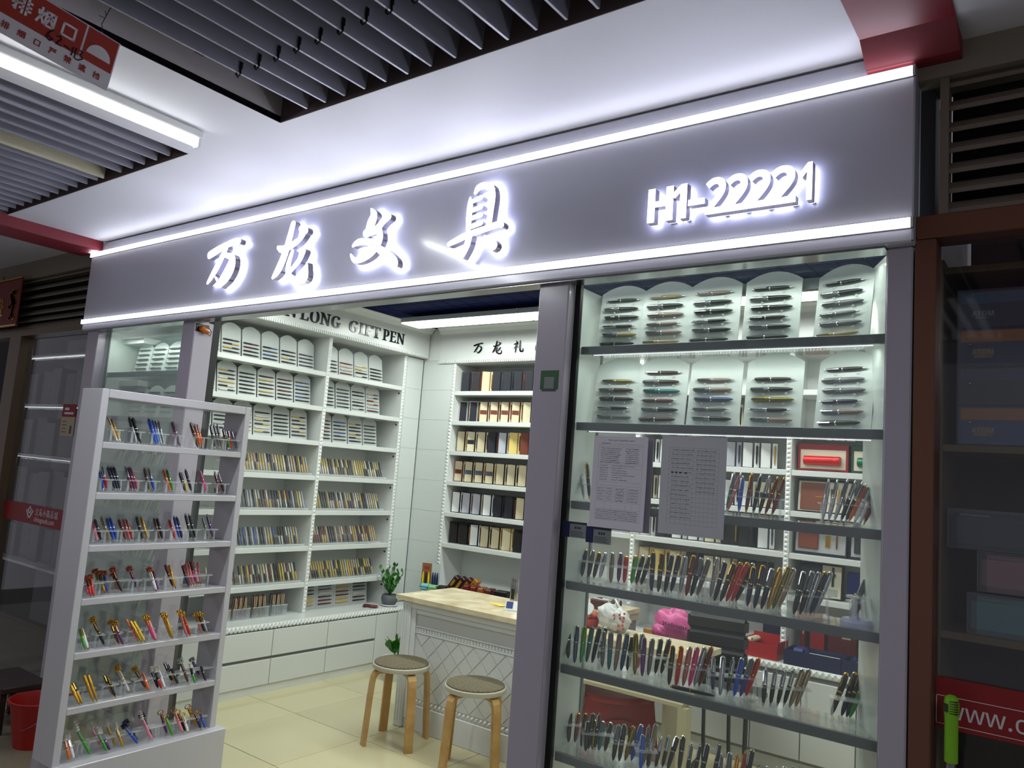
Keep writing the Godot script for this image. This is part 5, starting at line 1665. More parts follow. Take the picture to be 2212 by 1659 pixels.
const CASE_PENS := {
	3: [["silver",-1.414,-2.350,-0.048,0.134], ["navy",-1.391,-2.350,-0.041,0.132], ["teal",-0.900,-2.350,0.008,0.128], ["rose",-0.899,-2.350,0.028,0.126], ["blue",-0.862,-2.350,-0.003,0.117], ["maroon",-0.840,-2.350,0.004,0.128], ["black",-0.818,-2.350,0.009,0.125], ["chromeblack",-0.800,-2.350,0.018,0.122], ["maroon",-0.782,-2.350,0.025,0.121], ["maroon",-0.762,-2.350,0.025,0.121], ["silver",-0.615,-2.350,0.006,0.123], ["silver",-0.599,-2.350,0.014,0.123], ["silver",-0.584,-2.350,0.027,0.126], ["chromeblack",-0.567,-2.350,0.031,0.123], ["chromeblack",-0.555,-2.350,0.038,0.121], ["orange",-0.547,-2.350,0.040,0.116], ["white",-0.531,-2.350,0.035,0.112], ["white",-0.516,-2.350,0.032,0.115], ["maroon",-0.505,-2.350,0.032,0.119]],
	4: [["black",-1.463,-2.412,-0.016,0.088], ["navy",-1.430,-2.396,-0.011,0.089], ["darkgreen",-1.405,-2.399,-0.007,0.089], ["burgundy",-1.383,-2.397,-0.002,0.085], ["silver",-1.371,-2.420,-0.002,0.085], ["taupe",-1.286,-2.344,-0.019,0.096], ["purple",-1.289,-2.402,-0.015,0.093], ["red",-1.263,-2.395,-0.014,0.085], ["green",-1.242,-2.407,-0.005,0.090], ["speckle",-1.233,-2.426,0.004,0.093], ["speckle",-1.212,-2.420,0.010,0.094], ["navy",-1.121,-2.312,-0.017,0.121], ["darkbrown",-1.099,-2.316,-0.009,0.121], ["black",-1.084,-2.332,0.003,0.118], ["navy",-1.079,-2.368,0.008,0.117], ["silver",-1.050,-2.373,-0.002,0.114], ["maroon",-1.010,-2.327,0.006,0.125], ["black",-1.001,-2.344,0.015,0.118], ["grey",-0.997,-2.382,0.022,0.115], ["silver",-0.955,-2.388,0.005,0.121], ["black",-0.916,-2.322,0.017,0.119], ["burgundy",-0.900,-2.330,0.026,0.118], ["red",-0.889,-2.350,0.029,0.119], ["red",-0.882,-2.375,0.034,0.119], ["black",-0.874,-2.388,0.039,0.118], ["navy",-0.817,-2.331,0.003,0.114], ["navy",-0.787,-2.304,0.011,0.124], ["black",-0.770,-2.315,0.017,0.117], ["gold",-0.758,-2.334,0.023,0.120], ["olive",-0.749,-2.351,0.034,0.126], ["champagne",-0.749,-2.410,0.032,0.117], ["black",-0.679,-2.321,0.015,0.120], ["black",-0.667,-2.340,0.022,0.122], ["silver",-0.657,-2.358,0.026,0.120], ["navy",-0.648,-2.372,0.032,0.122], ["silver",-0.641,-2.385,0.036,0.122], ["grey",-0.545,-2.379,0.037,0.117], ["maroon",-0.544,-2.422,0.040,0.111], ["gold",-0.501,-2.420,0.012,0.135], ["maroon",-0.498,-2.420,0.016,0.105]],
	5: [["black",-1.428,-2.336,-0.028,0.105], ["slate",-1.381,-2.301,-0.019,0.115], ["green",-1.368,-2.319,-0.012,0.113], ["teal",-1.361,-2.344,-0.004,0.113], ["black",-1.344,-2.353,0.003,0.114], ["black",-1.362,-2.429,0.004,0.103], ["grey",-1.291,-2.328,-0.020,0.109], ["teal",-1.260,-2.317,-0.017,0.114], ["taupe",-1.239,-2.319,-0.006,0.117], ["slate",-1.230,-2.345,-0.001,0.114], ["black",-1.217,-2.363,-0.003,0.103], ["olive",-1.173,-2.332,-0.021,0.121], ["rose",-1.208,-2.420,-0.005,0.107], ["purple",-1.150,-2.337,-0.016,0.114], ["grey",-1.141,-2.362,-0.007,0.111], ["black",-1.137,-2.405,-0.001,0.107], ["black",-1.124,-2.422,0.008,0.108], ["darkbrown",-1.045,-2.311,-0.008,0.112], ["red",-1.024,-2.316,-0.003,0.114], ["rose",-1.009,-2.334,0.004,0.114], ["magenta",-0.996,-2.351,0.008,0.115], ["silver",-0.986,-2.365,0.017,0.116], ["maroon",-0.976,-2.378,0.023,0.119], ["chromenavy",-0.912,-2.332,-0.016,0.103], ["silver",-0.889,-2.331,-0.008,0.107], ["chromeblack",-0.876,-2.352,0.003,0.105], ["blue",-0.857,-2.360,0.008,0.107], ["violet",-0.843,-2.373,0.021,0.110], ["red",-0.832,-2.391,0.024,0.111], ["chromeblack",-0.756,-2.320,-0.007,0.102], ["chromeblack",-0.741,-2.334,0.002,0.103], ["chromeblack",-0.727,-2.352,0.010,0.101], ["chromeblack",-0.714,-2.368,0.018,0.105], ["champagne",-0.701,-2.384,0.025,0.106], ["champagne",-0.690,-2.401,0.028,0.106], ["darkbrown",-0.591,-2.405,0.031,0.116], ["navy",-0.567,-2.420,0.026,0.119], ["navy",-0.554,-2.420,0.030,0.124], ["green",-0.546,-2.420,0.040,0.127]],
	6: [["black",-1.444,-2.356,-0.028,0.085], ["black",-1.425,-2.368,-0.021,0.085], ["maroon",-1.410,-2.385,-0.012,0.085], ["black",-1.338,-2.335,-0.017,0.085], ["olive",-1.328,-2.363,-0.015,0.085], ["teal",-1.311,-2.374,-0.007,0.085], ["black",-1.294,-2.385,-0.001,0.085], ["black",-1.232,-2.329,-0.005,0.104], ["black",-1.216,-2.340,-0.006,0.107], ["olive",-1.205,-2.360,0.006,0.101], ["blue",-1.191,-2.375,0.014,0.109], ["blue",-1.134,-2.329,-0.015,0.094], ["chromeblack",-1.120,-2.345,-0.003,0.092], ["black",-1.046,-2.420,-0.005,0.096], ["navy",-1.370,-2.360,-0.010,0.099], ["black",-1.342,-2.360,-0.009,0.107], ["black",-1.318,-2.360,-0.010,0.113], ["khaki",-1.140,-2.360,-0.004,0.120], ["khaki",-1.123,-2.360,0.003,0.128], ["chromeblack",-1.102,-2.365,0.002,0.091], ["chromeblack",-1.087,-2.382,0.004,0.094], ["black",-1.074,-2.396,0.013,0.096], ["black",-0.996,-2.360,-0.001,0.098], ["black",-0.972,-2.360,0.003,0.105], ["black",-0.952,-2.360,0.007,0.112], ["black",-0.913,-2.360,0.006,0.126], ["grey",-0.894,-2.360,-0.006,0.093], ["slate",-0.870,-2.360,-0.005,0.104], ["gold",-0.851,-2.360,0.001,0.108], ["red",-0.834,-2.360,0.006,0.122], ["black",-0.819,-2.360,0.012,0.132], ["black",-0.761,-2.360,-0.002,0.094], ["black",-0.736,-2.360,0.002,0.100], ["black",-0.714,-2.360,0.002,0.108], ["black",-0.689,-2.360,0.002,0.115], ["black",-0.674,-2.360,0.004,0.121], ["gold",-0.496,-2.360,0.007,0.135]]
}
const STAND_PENS := {
	1: [["cream",-3.260,-1.631,0.099,0.033], ["gold",-3.260,-1.644,0.095,0.030], ["chromeblack",-3.260,-1.714,0.112,0.025], ["black",-3.260,-1.732,0.108,0.027], ["blue",-3.260,-1.803,0.110,0.025], ["steelblue",-3.260,-1.816,0.108,0.022], ["silver",-3.260,-1.825,0.106,0.019], ["silver",-3.260,-1.838,0.106,0.016], ["sequin",-3.260,-1.912,0.107,0.024], ["brown",-3.260,-2.001,0.112,0.022], ["orange",-3.260,-2.013,0.108,0.013], ["orange",-3.260,-2.025,0.106,0.013], ["black",-3.260,-2.087,0.111,0.007], ["grey",-3.260,-2.113,0.116,0.017], ["taupe",-3.260,-2.125,0.117,0.011], ["darkbrown",-3.260,-2.158,0.101,0.012], ["green",-3.260,-2.167,0.093,0.008], ["red",-3.260,-2.176,0.094,0.001], ["grey",-3.260,-2.205,0.093,0.011]],
	2: [["blue",-3.260,-1.602,0.079,0.003], ["red",-3.260,-1.618,0.098,0.013], ["navy",-3.260,-1.653,0.101,0.026], ["navy",-3.260,-1.663,0.101,0.023], ["navy",-3.260,-1.673,0.102,0.021], ["maroon",-3.260,-1.724,0.103,0.023], ["purple",-3.260,-1.737,0.103,0.023], ["red",-3.260,-1.749,0.101,0.026], ["brown",-3.260,-1.799,0.103,0.013], ["blue",-3.260,-1.823,0.101,0.018], ["orange",-3.260,-1.896,0.099,0.023], ["green",-3.260,-1.910,0.100,0.021], ["black",-3.260,-1.967,0.091,0.014], ["yellow",-3.260,-1.975,0.089,0.011], ["black",-3.260,-1.998,0.105,0.018], ["magenta",-3.260,-2.071,0.107,0.019], ["maroon",-3.260,-2.142,0.100,0.012], ["darkbrown",-3.260,-2.164,0.098,0.015]],
	3: [["pink",-3.260,-1.606,0.081,0.010], ["black",-3.260,-1.623,0.093,0.020], ["khaki",-3.260,-1.658,0.101,0.030], ["blue",-3.260,-1.676,0.097,0.025], ["blue",-3.260,-1.689,0.100,0.025], ["maroon",-3.260,-1.727,0.093,0.025], ["rose",-3.260,-1.743,0.094,0.022], ["red",-3.260,-1.755,0.091,0.022], ["black",-3.260,-1.799,0.105,0.021], ["gold",-3.260,-1.823,0.103,0.026], ["brown",-3.260,-1.875,0.097,0.017], ["black",-3.260,-1.889,0.097,0.017], ["red",-3.260,-1.947,0.091,0.017], ["blue",-3.260,-1.969,0.104,0.018], ["navy",-3.260,-1.980,0.102,0.015], ["black",-3.260,-2.023,0.114,0.017], ["darkgreen",-3.260,-2.046,0.112,0.022], ["grey",-3.260,-2.109,0.100,0.015], ["purple",-3.260,-2.135,0.111,0.019]],
	4: [["pink",-3.275,-1.601,0.070,-0.003], ["red",-3.213,-1.585,0.078,0.005], ["red",-3.215,-1.597,0.086,0.007], ["green",-3.310,-1.676,0.093,0.024], ["gold",-3.275,-1.671,0.090,0.018], ["blue",-3.270,-1.680,0.089,0.010], ["black",-3.245,-1.728,0.108,0.037], ["rose",-3.310,-1.745,0.072,0.013], ["purple",-3.262,-1.806,0.105,0.035], ["white",-3.215,-1.861,0.105,0.025], ["purple",-3.241,-1.884,0.088,0.015], ["black",-3.277,-1.973,0.109,0.030], ["gold",-3.241,-1.964,0.114,0.024], ["navy",-3.247,-2.032,0.107,0.023], ["rose",-3.275,-2.059,0.108,0.021], ["pink",-3.287,-2.079,0.115,0.022], ["magenta",-3.310,-2.107,0.113,0.022], ["white",-3.310,-2.117,0.113,0.015], ["pink",-3.310,-2.127,0.107,0.004]],
	5: [["green",-3.217,-1.594,0.089,0.015], ["white",-3.215,-1.604,0.090,0.020], ["black",-3.240,-1.682,0.120,0.051], ["brown",-3.232,-1.736,0.103,0.031], ["purple",-3.215,-1.745,0.100,0.030], ["pink",-3.234,-1.819,0.107,0.049], ["gold",-3.215,-1.824,0.101,0.045], ["yellow",-3.215,-1.839,0.098,0.045], ["magenta",-3.219,-1.885,0.113,0.041], ["pink",-3.215,-1.889,0.110,0.035], ["gold",-3.228,-1.963,0.115,0.033], ["gold",-3.213,-1.963,0.111,0.030], ["rose",-3.215,-2.031,0.122,0.031], ["red",-3.215,-2.047,0.111,0.030], ["rose",-3.251,-2.125,0.092,0.022], ["black",-3.243,-2.137,0.095,0.022], ["silver",-3.238,-2.144,0.089,0.018]],
	6: [["gold",-3.213,-1.597,0.083,0.027], ["gold",-3.215,-1.609,0.089,0.030], ["gold",-3.215,-1.653,0.117,0.037], ["gold",-3.215,-1.667,0.115,0.034], ["taupe",-3.252,-1.749,0.088,0.029], ["black",-3.221,-1.744,0.083,0.022], ["white",-3.247,-1.817,0.118,0.053], ["brown",-3.260,-1.896,0.097,0.048], ["orange",-3.215,-1.887,0.081,0.022], ["black",-3.230,-1.934,0.088,0.023], ["red",-3.213,-1.940,0.088,0.020], ["white",-3.215,-1.956,0.089,0.023], ["black",-3.287,-2.031,0.092,0.028], ["gold",-3.280,-2.040,0.081,0.026], ["black",-3.234,-2.029,0.073,0.019], ["brown",-3.227,-2.073,0.113,0.034], ["green",-3.210,-2.095,0.081,0.010], ["purple",-3.310,-2.178,0.081,0.028], ["black",-3.210,-2.148,0.070,0.008]],
	7: [["orange",-3.215,-1.590,0.091,0.013], ["white",-3.215,-1.606,0.092,0.018], ["green",-3.215,-1.670,0.129,0.062], ["pink",-3.289,-1.745,0.090,0.032], ["green",-3.215,-1.736,0.089,0.036], ["purple",-3.215,-1.749,0.085,0.038], ["gold",-3.252,-1.788,0.101,0.033], ["gold",-3.215,-1.802,0.094,0.026], ["blue",-3.215,-1.866,0.091,0.058], ["brown",-3.259,-1.888,0.088,0.050], ["pink",-3.215,-1.928,0.119,0.051], ["navy",-3.276,-1.957,0.097,0.040], ["purple",-3.250,-2.013,0.106,0.023], ["green",-3.215,-2.019,0.094,0.024], ["pink",-3.223,-2.072,0.115,0.040], ["black",-3.230,-2.089,0.097,0.031], ["white",-3.215,-2.093,0.083,0.017], ["gold",-3.263,-2.161,0.101,0.036], ["navy",-3.219,-2.157,0.082,0.020], ["blue",-3.215,-2.176,0.078,0.013]]
}

func _display_case() -> void:
	var c := thing("display_case", "tall glazed display case of pens right of the doorway", "display case")
	part("glass_pane", box_mesh(Vector3(-1.436, .02, -2.256), Vector3(-.43, 2.235, -2.25)), mats.glass, c)
	part("gasket", box_mesh(Vector3(-1.437, 0, -2.262), Vector3(-1.415, 2.235, -2.244)), mats.rubber, c)
	part("side_panel", box_mesh(Vector3(-1.452, 0, -2.45), Vector3(-1.44, 2.235, -2.262)), mats.panel_green, c)
	part("panel_edge", box_mesh(Vector3(-1.452, 0, -2.462), Vector3(-1.436, 2.235, -2.45)), mats.shelf_grey, c)
	var s := st()
	bx(s, Vector3(-.006, 0, -.2), Vector3(.006, 2.235, 0), Transform3D(Basis(Vector3.UP, .46), Vector3(-.438, 0, -2.27)))
	part("side_panel", s, mats.panel_green, c)
	part("head_rail", box_mesh(Vector3(-1.44, 2.2, -2.46), Vector3(-.45, 2.235, -2.43)), mats.shelf_grey, c)
	var ys := [2.015, 1.752, 1.484, 1.217, .945, .667]
	for y in ys:
		var sh := part("shelf", box_mesh(Vector3(-1.438, y - .022, -2.44), Vector3(-.47, y, -2.284)), mats.shelf_top, c)
		part("front_strip", box_mesh(Vector3(-1.414, y - .026, -2.284), Vector3(-.442, y + .001, -2.268), .001), mats.shelf_grey, sh)
	part("floor_board", box_mesh(Vector3(-1.438, .05, -2.44), Vector3(-.47, .12, -2.27)), mats.white, c)
	# light tick marks: the tube strip under the second shelf
	var tk := thing("added_light_strip", "thin light strip under the second window shelf", "lamp", at(-.93, 1.725, -2.3))
	part("strip", box_mesh(Vector3(-.45, -.002, -.003), Vector3(.45, .001, .003)), mats.small_led, tk)
	part("clip", box_mesh(Vector3(-.455, -.003, -.004), Vector3(-.45, .001, .004)), mats.steel, tk)
	# arched boards of pens on the top two shelves
	var am := st()
	prism(am, arch(.176, .245, .03), 0, .005)
	var board := done(am)
	var sm := st()
	ball(sm, Vector3.ZERO, .005, 8)
	var stud := done(sm)
	var specs := [
		[-1.325, 2.015, 6, 4, "chromeblack chromeblack chromeblack chromeblack khaki black"], [-1.155, 2.015, 6, 2, "khaki darkgreen taupe taupe taupe khaki"], [-.985, 2.015, 6, 0, "taupe chromeblack black chromeblack black darkgreen"], [-.795, 2.015, 6, 0, "black black chromeblack black black chromeblack"], [-.585, 2.015, 6, -16, "black black grey grey grey khaki"],
		[-1.325, 1.752, 5, 4, "olive darkbrown black chromeblack grey"], [-1.155, 1.752, 6, 2, "darkbrown darkbrown teal brown black darkbrown"], [-.97, 1.752, 5, 0, "taupe taupe slate grey chromeblack"], [-.78, 1.752, 5, 0, "darkbrown black olive chromeblack taupe"], [-.575, 1.752, 6, -16, "chromeblack grey grey navy taupe black"]]
	for b in specs.size():
		var q: Array = specs[b]
		var row := "top" if b < 5 else "second"
		var tr := Transform3D(Basis(Vector3.UP, deg_to_rad(q[3])) * Basis(Vector3.RIGHT, -.14), Vector3(q[0], q[1] + .0008, -2.375))
		var o := thing("pen_board", "arched white board of %s pens, %s from the doorway post, %s window shelf" % ["six" if q[2] == 6 else "five", ORD[b % 5], row], "display board", tr, "boards in the glass case")
		part("board", board, mat("board_white", Color(.76, .79, .77), .3), o)
		var list: PackedStringArray = q[4].split(" ")
		for k in q[2]:
			var y: float = .186 - .0325 * k
			if q[2] == 5:
				y -= .028
			for x in [-.034, .036]:
				part("stud", stud, mats.acrylic_edge, o, at(x + .004 * sin(k * 2.0), y - .013, .008))
			var col := list[k]
			var cap_col := "silver" if k % 4 == 3 and col.begins_with("chrome") else ("grey" if k % 3 == 1 else col)
			var pt := tr * Transform3D(Basis(Vector3.BACK, PI / 2 + .02 * sin(k * 3.0)) , Vector3(.066 - .006 * (k % 2), y, .0125))
			pen("pen", "%s pen, %s down on the %s arched board, %s window shelf" % [PENCOL[col][1], ORD[k], ORD[b % 5], row], "pens on arched boards", "cap" if k % 3 else "click", col, cap_col, mats.chrome, pt.scaled_local(Vector3(1.25, .95, 1.25)))
	for y in [1.983]:  # strip added to brighten the second row of boards
		var t2 := thing("added_light_strip", "thin added light strip under the top window shelf", "lamp", at(-.93, y, -2.3))
		part("strip", box_mesh(Vector3(-.45, .006, -.003), Vector3(.45, .009, .003)), mats.small_led, t2)
		part("clip", box_mesh(Vector3(-.455, .006, -.004), Vector3(-.45, .01, .004)), mats.steel, t2)
	# pens standing in clear racks
	var ranges := {3: [[0, 1], [2, 9], [10, 15], [16, 18]], 4: [[0, 4], [5, 10], [11, 18], [19, 24], [25, 30], [31, 35], [36, 39]], 5: [[0, 5], [6, 10], [11, 16], [17, 22], [23, 28], [29, 34], [35, 38]], 6: [[0, 2], [3, 6], [7, 10], [11, 12]]}
	for r in [3, 4, 5, 6]:
		var list: Array = CASE_PENS[r]
		var y: float = ys[r - 1]
		for i in list.size():
			var p: Array = list[i]
			var col: String = p[0]
			var click: bool = r == 3 or col.begins_with("chrome") or (r == 6 and i > 14 and i % 3 > 0)
			var top := col
			var metal: Material = mats.chrome
			if col.begins_with("chrome"):
				top = "silver"
			elif col in ["burgundy", "gold", "olive", "darkbrown", "navy", "green", "maroon", "red"]:
				metal = mats.gold
			elif i % 5 == 2:
				top = "grey"
			var foot := Vector3(p[1], y + .0065, clampf(p[2], -2.425, -2.295))
			var d := Vector3(p[3], p[4], -.035)
			pen("pen", "%s pen, %s from the doorway post, on the %s window shelf down" % [PENCOL[col][1], ORD[i], ORD[r - 1]], "pens in the glass case", "click" if click else "cap", col, top, metal, pen_frame(foot, d, Vector3(-.25, 0, 1)))
		for k in ranges[r].size():
			var g: Array = ranges[r][k]
			var a: Array = list[g[0]]
			var e: Array = list[g[1]]
			var pa := Vector2(a[1] + a[3] * .45, clampf(a[2], -2.425, -2.295) - .016)
			var pe := Vector2(e[1] + e[3] * .45, clampf(e[2], -2.425, -2.295) - .016)
			var m := (pa + pe) / 2
			var yaw := clampf(rad_to_deg(atan2(-(pe.y - pa.y), pe.x - pa.x)), -35, 35)
			rack("pen_rack", "clear acrylic pen rack, %s from the doorway post, %s window shelf" % [ORD[k], ORD[r - 1]], "racks in the glass case", maxf(pa.distance_to(pe) + .035, .07), .062, .056, at(m.x, y + .0004, clampf(m.y, -2.4, -2.325), yaw))
	var lie := Transform3D(Basis(Vector3.UP, .06) * Basis(Vector3.BACK, -PI / 2), Vector3(-1.035, .952, -2.3))
	pen("pen", "black and gold pen lying flat on the fifth window shelf", "", "cap", "black", "black", mats.gold, lie.rotated_local(Vector3.RIGHT, PI).translated_local(Vector3(0, -.14, 0)))
	# round stand at the end of the fourth shelf
	var o := thing("round_stand", "round clear stand beside the lavender post on the fourth window shelf", "pen stand", at(-.513, 1.2175, -2.33))
	var q := st()
	lathe(q, [Vector2(.042, 0), Vector2(.043, .012), Vector2(.036, .02), Vector2(.0, .021)], 24)
	part("base", q, clear_mat("lilac_acrylic", Color(.75, .76, .92), .55, .1), o)
	q = st()
	lathe(q, [Vector2(.028, .075), Vector2(.03, .08), Vector2(.0, .081)], 20)
	part("holder_ring", q, mats.acrylic_edge, o)
	for k in 3:
		q = st()
		lathe(q, [Vector2(.005, .02), Vector2(.005, .075)], 8, Transform3D(), false)
		part("post", q, mats.acrylic_edge, o, at(cos(k * 2.1) * .014, 0, sin(k * 2.1) * .014))

func _far_window() -> void:
	var c := thing("display_case", "greenish glazed display case of pen boards behind the white pen stand", "display case")
	part("glass_pane", box_mesh(Vector3(-4.8, .02, -2.256), Vector3(-3.867, 2.235, -2.25)), mats.glass_far, c)
	part("side_panel", box_mesh(Vector3(-4.81, 0, -2.5), Vector3(-4.79, 2.235, -2.262)), mats.panel_green, c)
	part("gasket", box_mesh(Vector3(-4.79, 0, -2.268), Vector3(-4.772, 2.235, -2.262)), mats.rubber, c)
	part("back_panel", box_mesh(Vector3(-4.8, 1.17, -2.52), Vector3(-4.03, 2.235, -2.505)), mats.panel_green, c)
	part("shaded_back_panel", box_mesh(Vector3(-4.8, .02, -2.52), Vector3(-4.03, 1.17, -2.505)), mat("panel_shade", Color(.3, .28, .26), .5), c)  # dark colour stands in for the unlit lower part of the case
	var ys: Array[float] = [1.985, 1.725, 1.45, 1.19, .93, .66, .4]
	for y in ys:
		var sh := part("shelf", box_mesh(Vector3(-4.785, y - .022, -2.5), Vector3(-4.02, y, -2.284)), mats.shelf_top, c)
		part("front_strip", box_mesh(Vector3(-4.77, y - .028, -2.284), Vector3(-3.868, y + .001, -2.27)), mats.shelf_grey, sh)
	var am := st()
	prism(am, arch(.165, .2, .03), 0, .005)
	var board := done(am)
	var vm: Material = mats.vertex_pens
	for b in 8:
		var y: float = ys[b / 4]
		var tr := Transform3D(Basis(Vector3.RIGHT, -.12), Vector3(-4.62 + .172 * (b % 4), y + .001, -2.4))
		var o := thing("pen_board", "dull arched pen board in the greenish case, %s from the fascia end, %s shelf" % [ORD[b % 4], ["top", "second"][int(b / 4)]], "display board", tr, "boards in the greenish case")
		part("board", board, mats.board_white, o)
		var s := st()
		for k in 5:
			small_pen(s, Color(.16, .16, .15), Color(.2, .19, .16), .13, .0055, at(0, .155 - .029 * k, .011))
		stuff(part("pens", s, vm, o))
	var mass := st()
	for r in range(2, 7):
		for i in 30:
			var tr := Transform3D(Basis(Vector3.RIGHT, -.3) * Basis(Vector3.BACK, -PI / 2), Vector3(-4.74 + .0235 * i + rng.randf_range(-.006, .006), ys[r] + .068, -2.36 - .02 * (i % 2)))
			small_pen(mass, WALLPEN[(i * 3 + r) % 7], WALLPEN[(i * 2 + r) % 6], .13, .005, tr, 6)
	stuff(single("window_pens", mass, vm, "many dim pens standing on the shelves of the greenish case behind the stand", "pens"))

func _kiosk() -> void:
	var n := Vector3(-3.212, 0, -1.52)
	var f := Vector3(-3.2346, 0, -2.24)
	var x := (f - n).normalized()
	var tr := Transform3D(Basis(x, Vector3.UP, x.cross(Vector3.UP)), n)
	mat("stand_white", Color(.74, .73, .75), .25)
	var k := thing("pen_stand", "white open shelf stand of seven rows of pens jutting out beside the doorway", "shelf stand", tr)
	part("upright", box_mesh(Vector3(0, 0, -.16), Vector3(.03, 1.782, 0), .002), mats.stand_white, k)
	part("upright", box_mesh(Vector3(.69, 0, -.16), Vector3(.72, 1.782, 0), .002), mats.stand_white, k)
	part("top_board", box_mesh(Vector3(.03, 1.747, -.16), Vector3(.69, 1.782, 0), .002), mats.stand_white, k)
	var ys := [1.566, 1.36, 1.15, .94, .73, .52]
	for y in ys:
		part("shelf", box_mesh(Vector3(.03, y - .026, -.158), Vector3(.69, y, 0), .002), mats.stand_white, k)
	part("base", box_mesh(Vector3(.0, 0, -.159), Vector3(.745, .308, .045), .003), mats.stand_white, k)
	part("back_glass", box_mesh(Vector3(.03, .31, -.16), Vector3(.69, 1.747, -.155)), clear_mat("stand_glass", Color(.6, .66, .66), .06), k)
	ys.append(.309)
	var rows := ["top", "second", "third", "fourth", "fifth", "sixth", "lowest"]
	for r in range(1, 8):
		var list: Array = STAND_PENS[r]
		var y: float = ys[r - 1]
		var clusters := []
		var last := 99.0
		for i in list.size():
			var p: Array = list[i]
			var col: String = p[0]
			var style := "click"
			var top := col
			var metal: Material = mats.chrome
			var tm: Material = null
			match r:
				1:
					style = "cap" if i in [3, 4, 8, 9] else "click"
				2, 3:
					style = "click"
					top = "silver" if i % 4 == 1 and r == 2 else col
				4:
					style = "crystal" if i < 10 else "slim"
					metal = mat("rose_gold", Color(.75, .42, .3), .25, 1)
					tm = mat("rose_crystal", Color(.7, .36, .22), .2, .6)
				5:
					style = "crown" if i > 7 else ("crystal" if i in [2, 3, 4] else "slim")
					metal = mats.gold
				6:
					style = "pearl" if i in [9, 10, 11, 16] else ("crystal" if i in [7, 15, 17, 6] else "slim")
					metal = mats.gold if i < 8 else mats.chrome
					tm = mat("pearl", Color(.82, .8, .76), .25, .1, {"clearcoat_enabled": true}) if style == "pearl" else null
				7:
					style = "loop" if i > 11 else ("crystal" if i in [8, 9, 11] else "pearl")
					metal = mats.gold if style == "loop" else mats.chrome
					tm = mats.pearl if style == "pearl" else (pen_mat("navy") if style == "crystal" else null)
			if col == "chromeblack":
				top = "black"
				col = "silver"
			if r in [4, 6] and i % 3 == 1:
				top = "black"
			var foot := Vector3(p[1], y + .0065, p[2])
			var d := Vector3(-.05, p[3], p[4])
			var pl := d.length()
			if style in ["pearl", "crystal", "crown", "loop"]:
				d *= .12 / .14
			pen("pen", "%s%s pen, %s from the aisle end, %s row of the white stand" % [{"pearl": "pearl-topped ", "crystal": "crystal-topped ", "crown": "crown-topped ", "loop": "loop-topped "}.get(style, ""), PENCOL[p[0]][1] if p[0] != "chromeblack" else "black", ORD[i], rows[r - 1]], "pens on the white stand", style, col, top, metal, pen_frame(foot, d, Vector3(1, 0, .3)), tm)
			var mid := foot + d * (.05 / maxf(d.y, .05))
			if absf(p[2] - last) > .032 or clusters.is_empty():
				clusters.append([mid, mid])
			else:
				clusters[-1][1] = mid
			last = p[2]
		for q in clusters.size():
			var a: Vector3 = clusters[q][0]
			var e: Vector3 = clusters[q][1]
			var m := (a + e) / 2
			rack("pen_rack", "small clear pen holder, %s from the aisle end, %s row of the white stand" % [ORD[q], rows[r - 1]], "holders on the white stand", a.distance_to(e) + .035, .07, .05, at(clampf(m.x, -3.315, -3.285) + .02, y + .0004, clampf(m.z, -2.18, -1.58), 90))

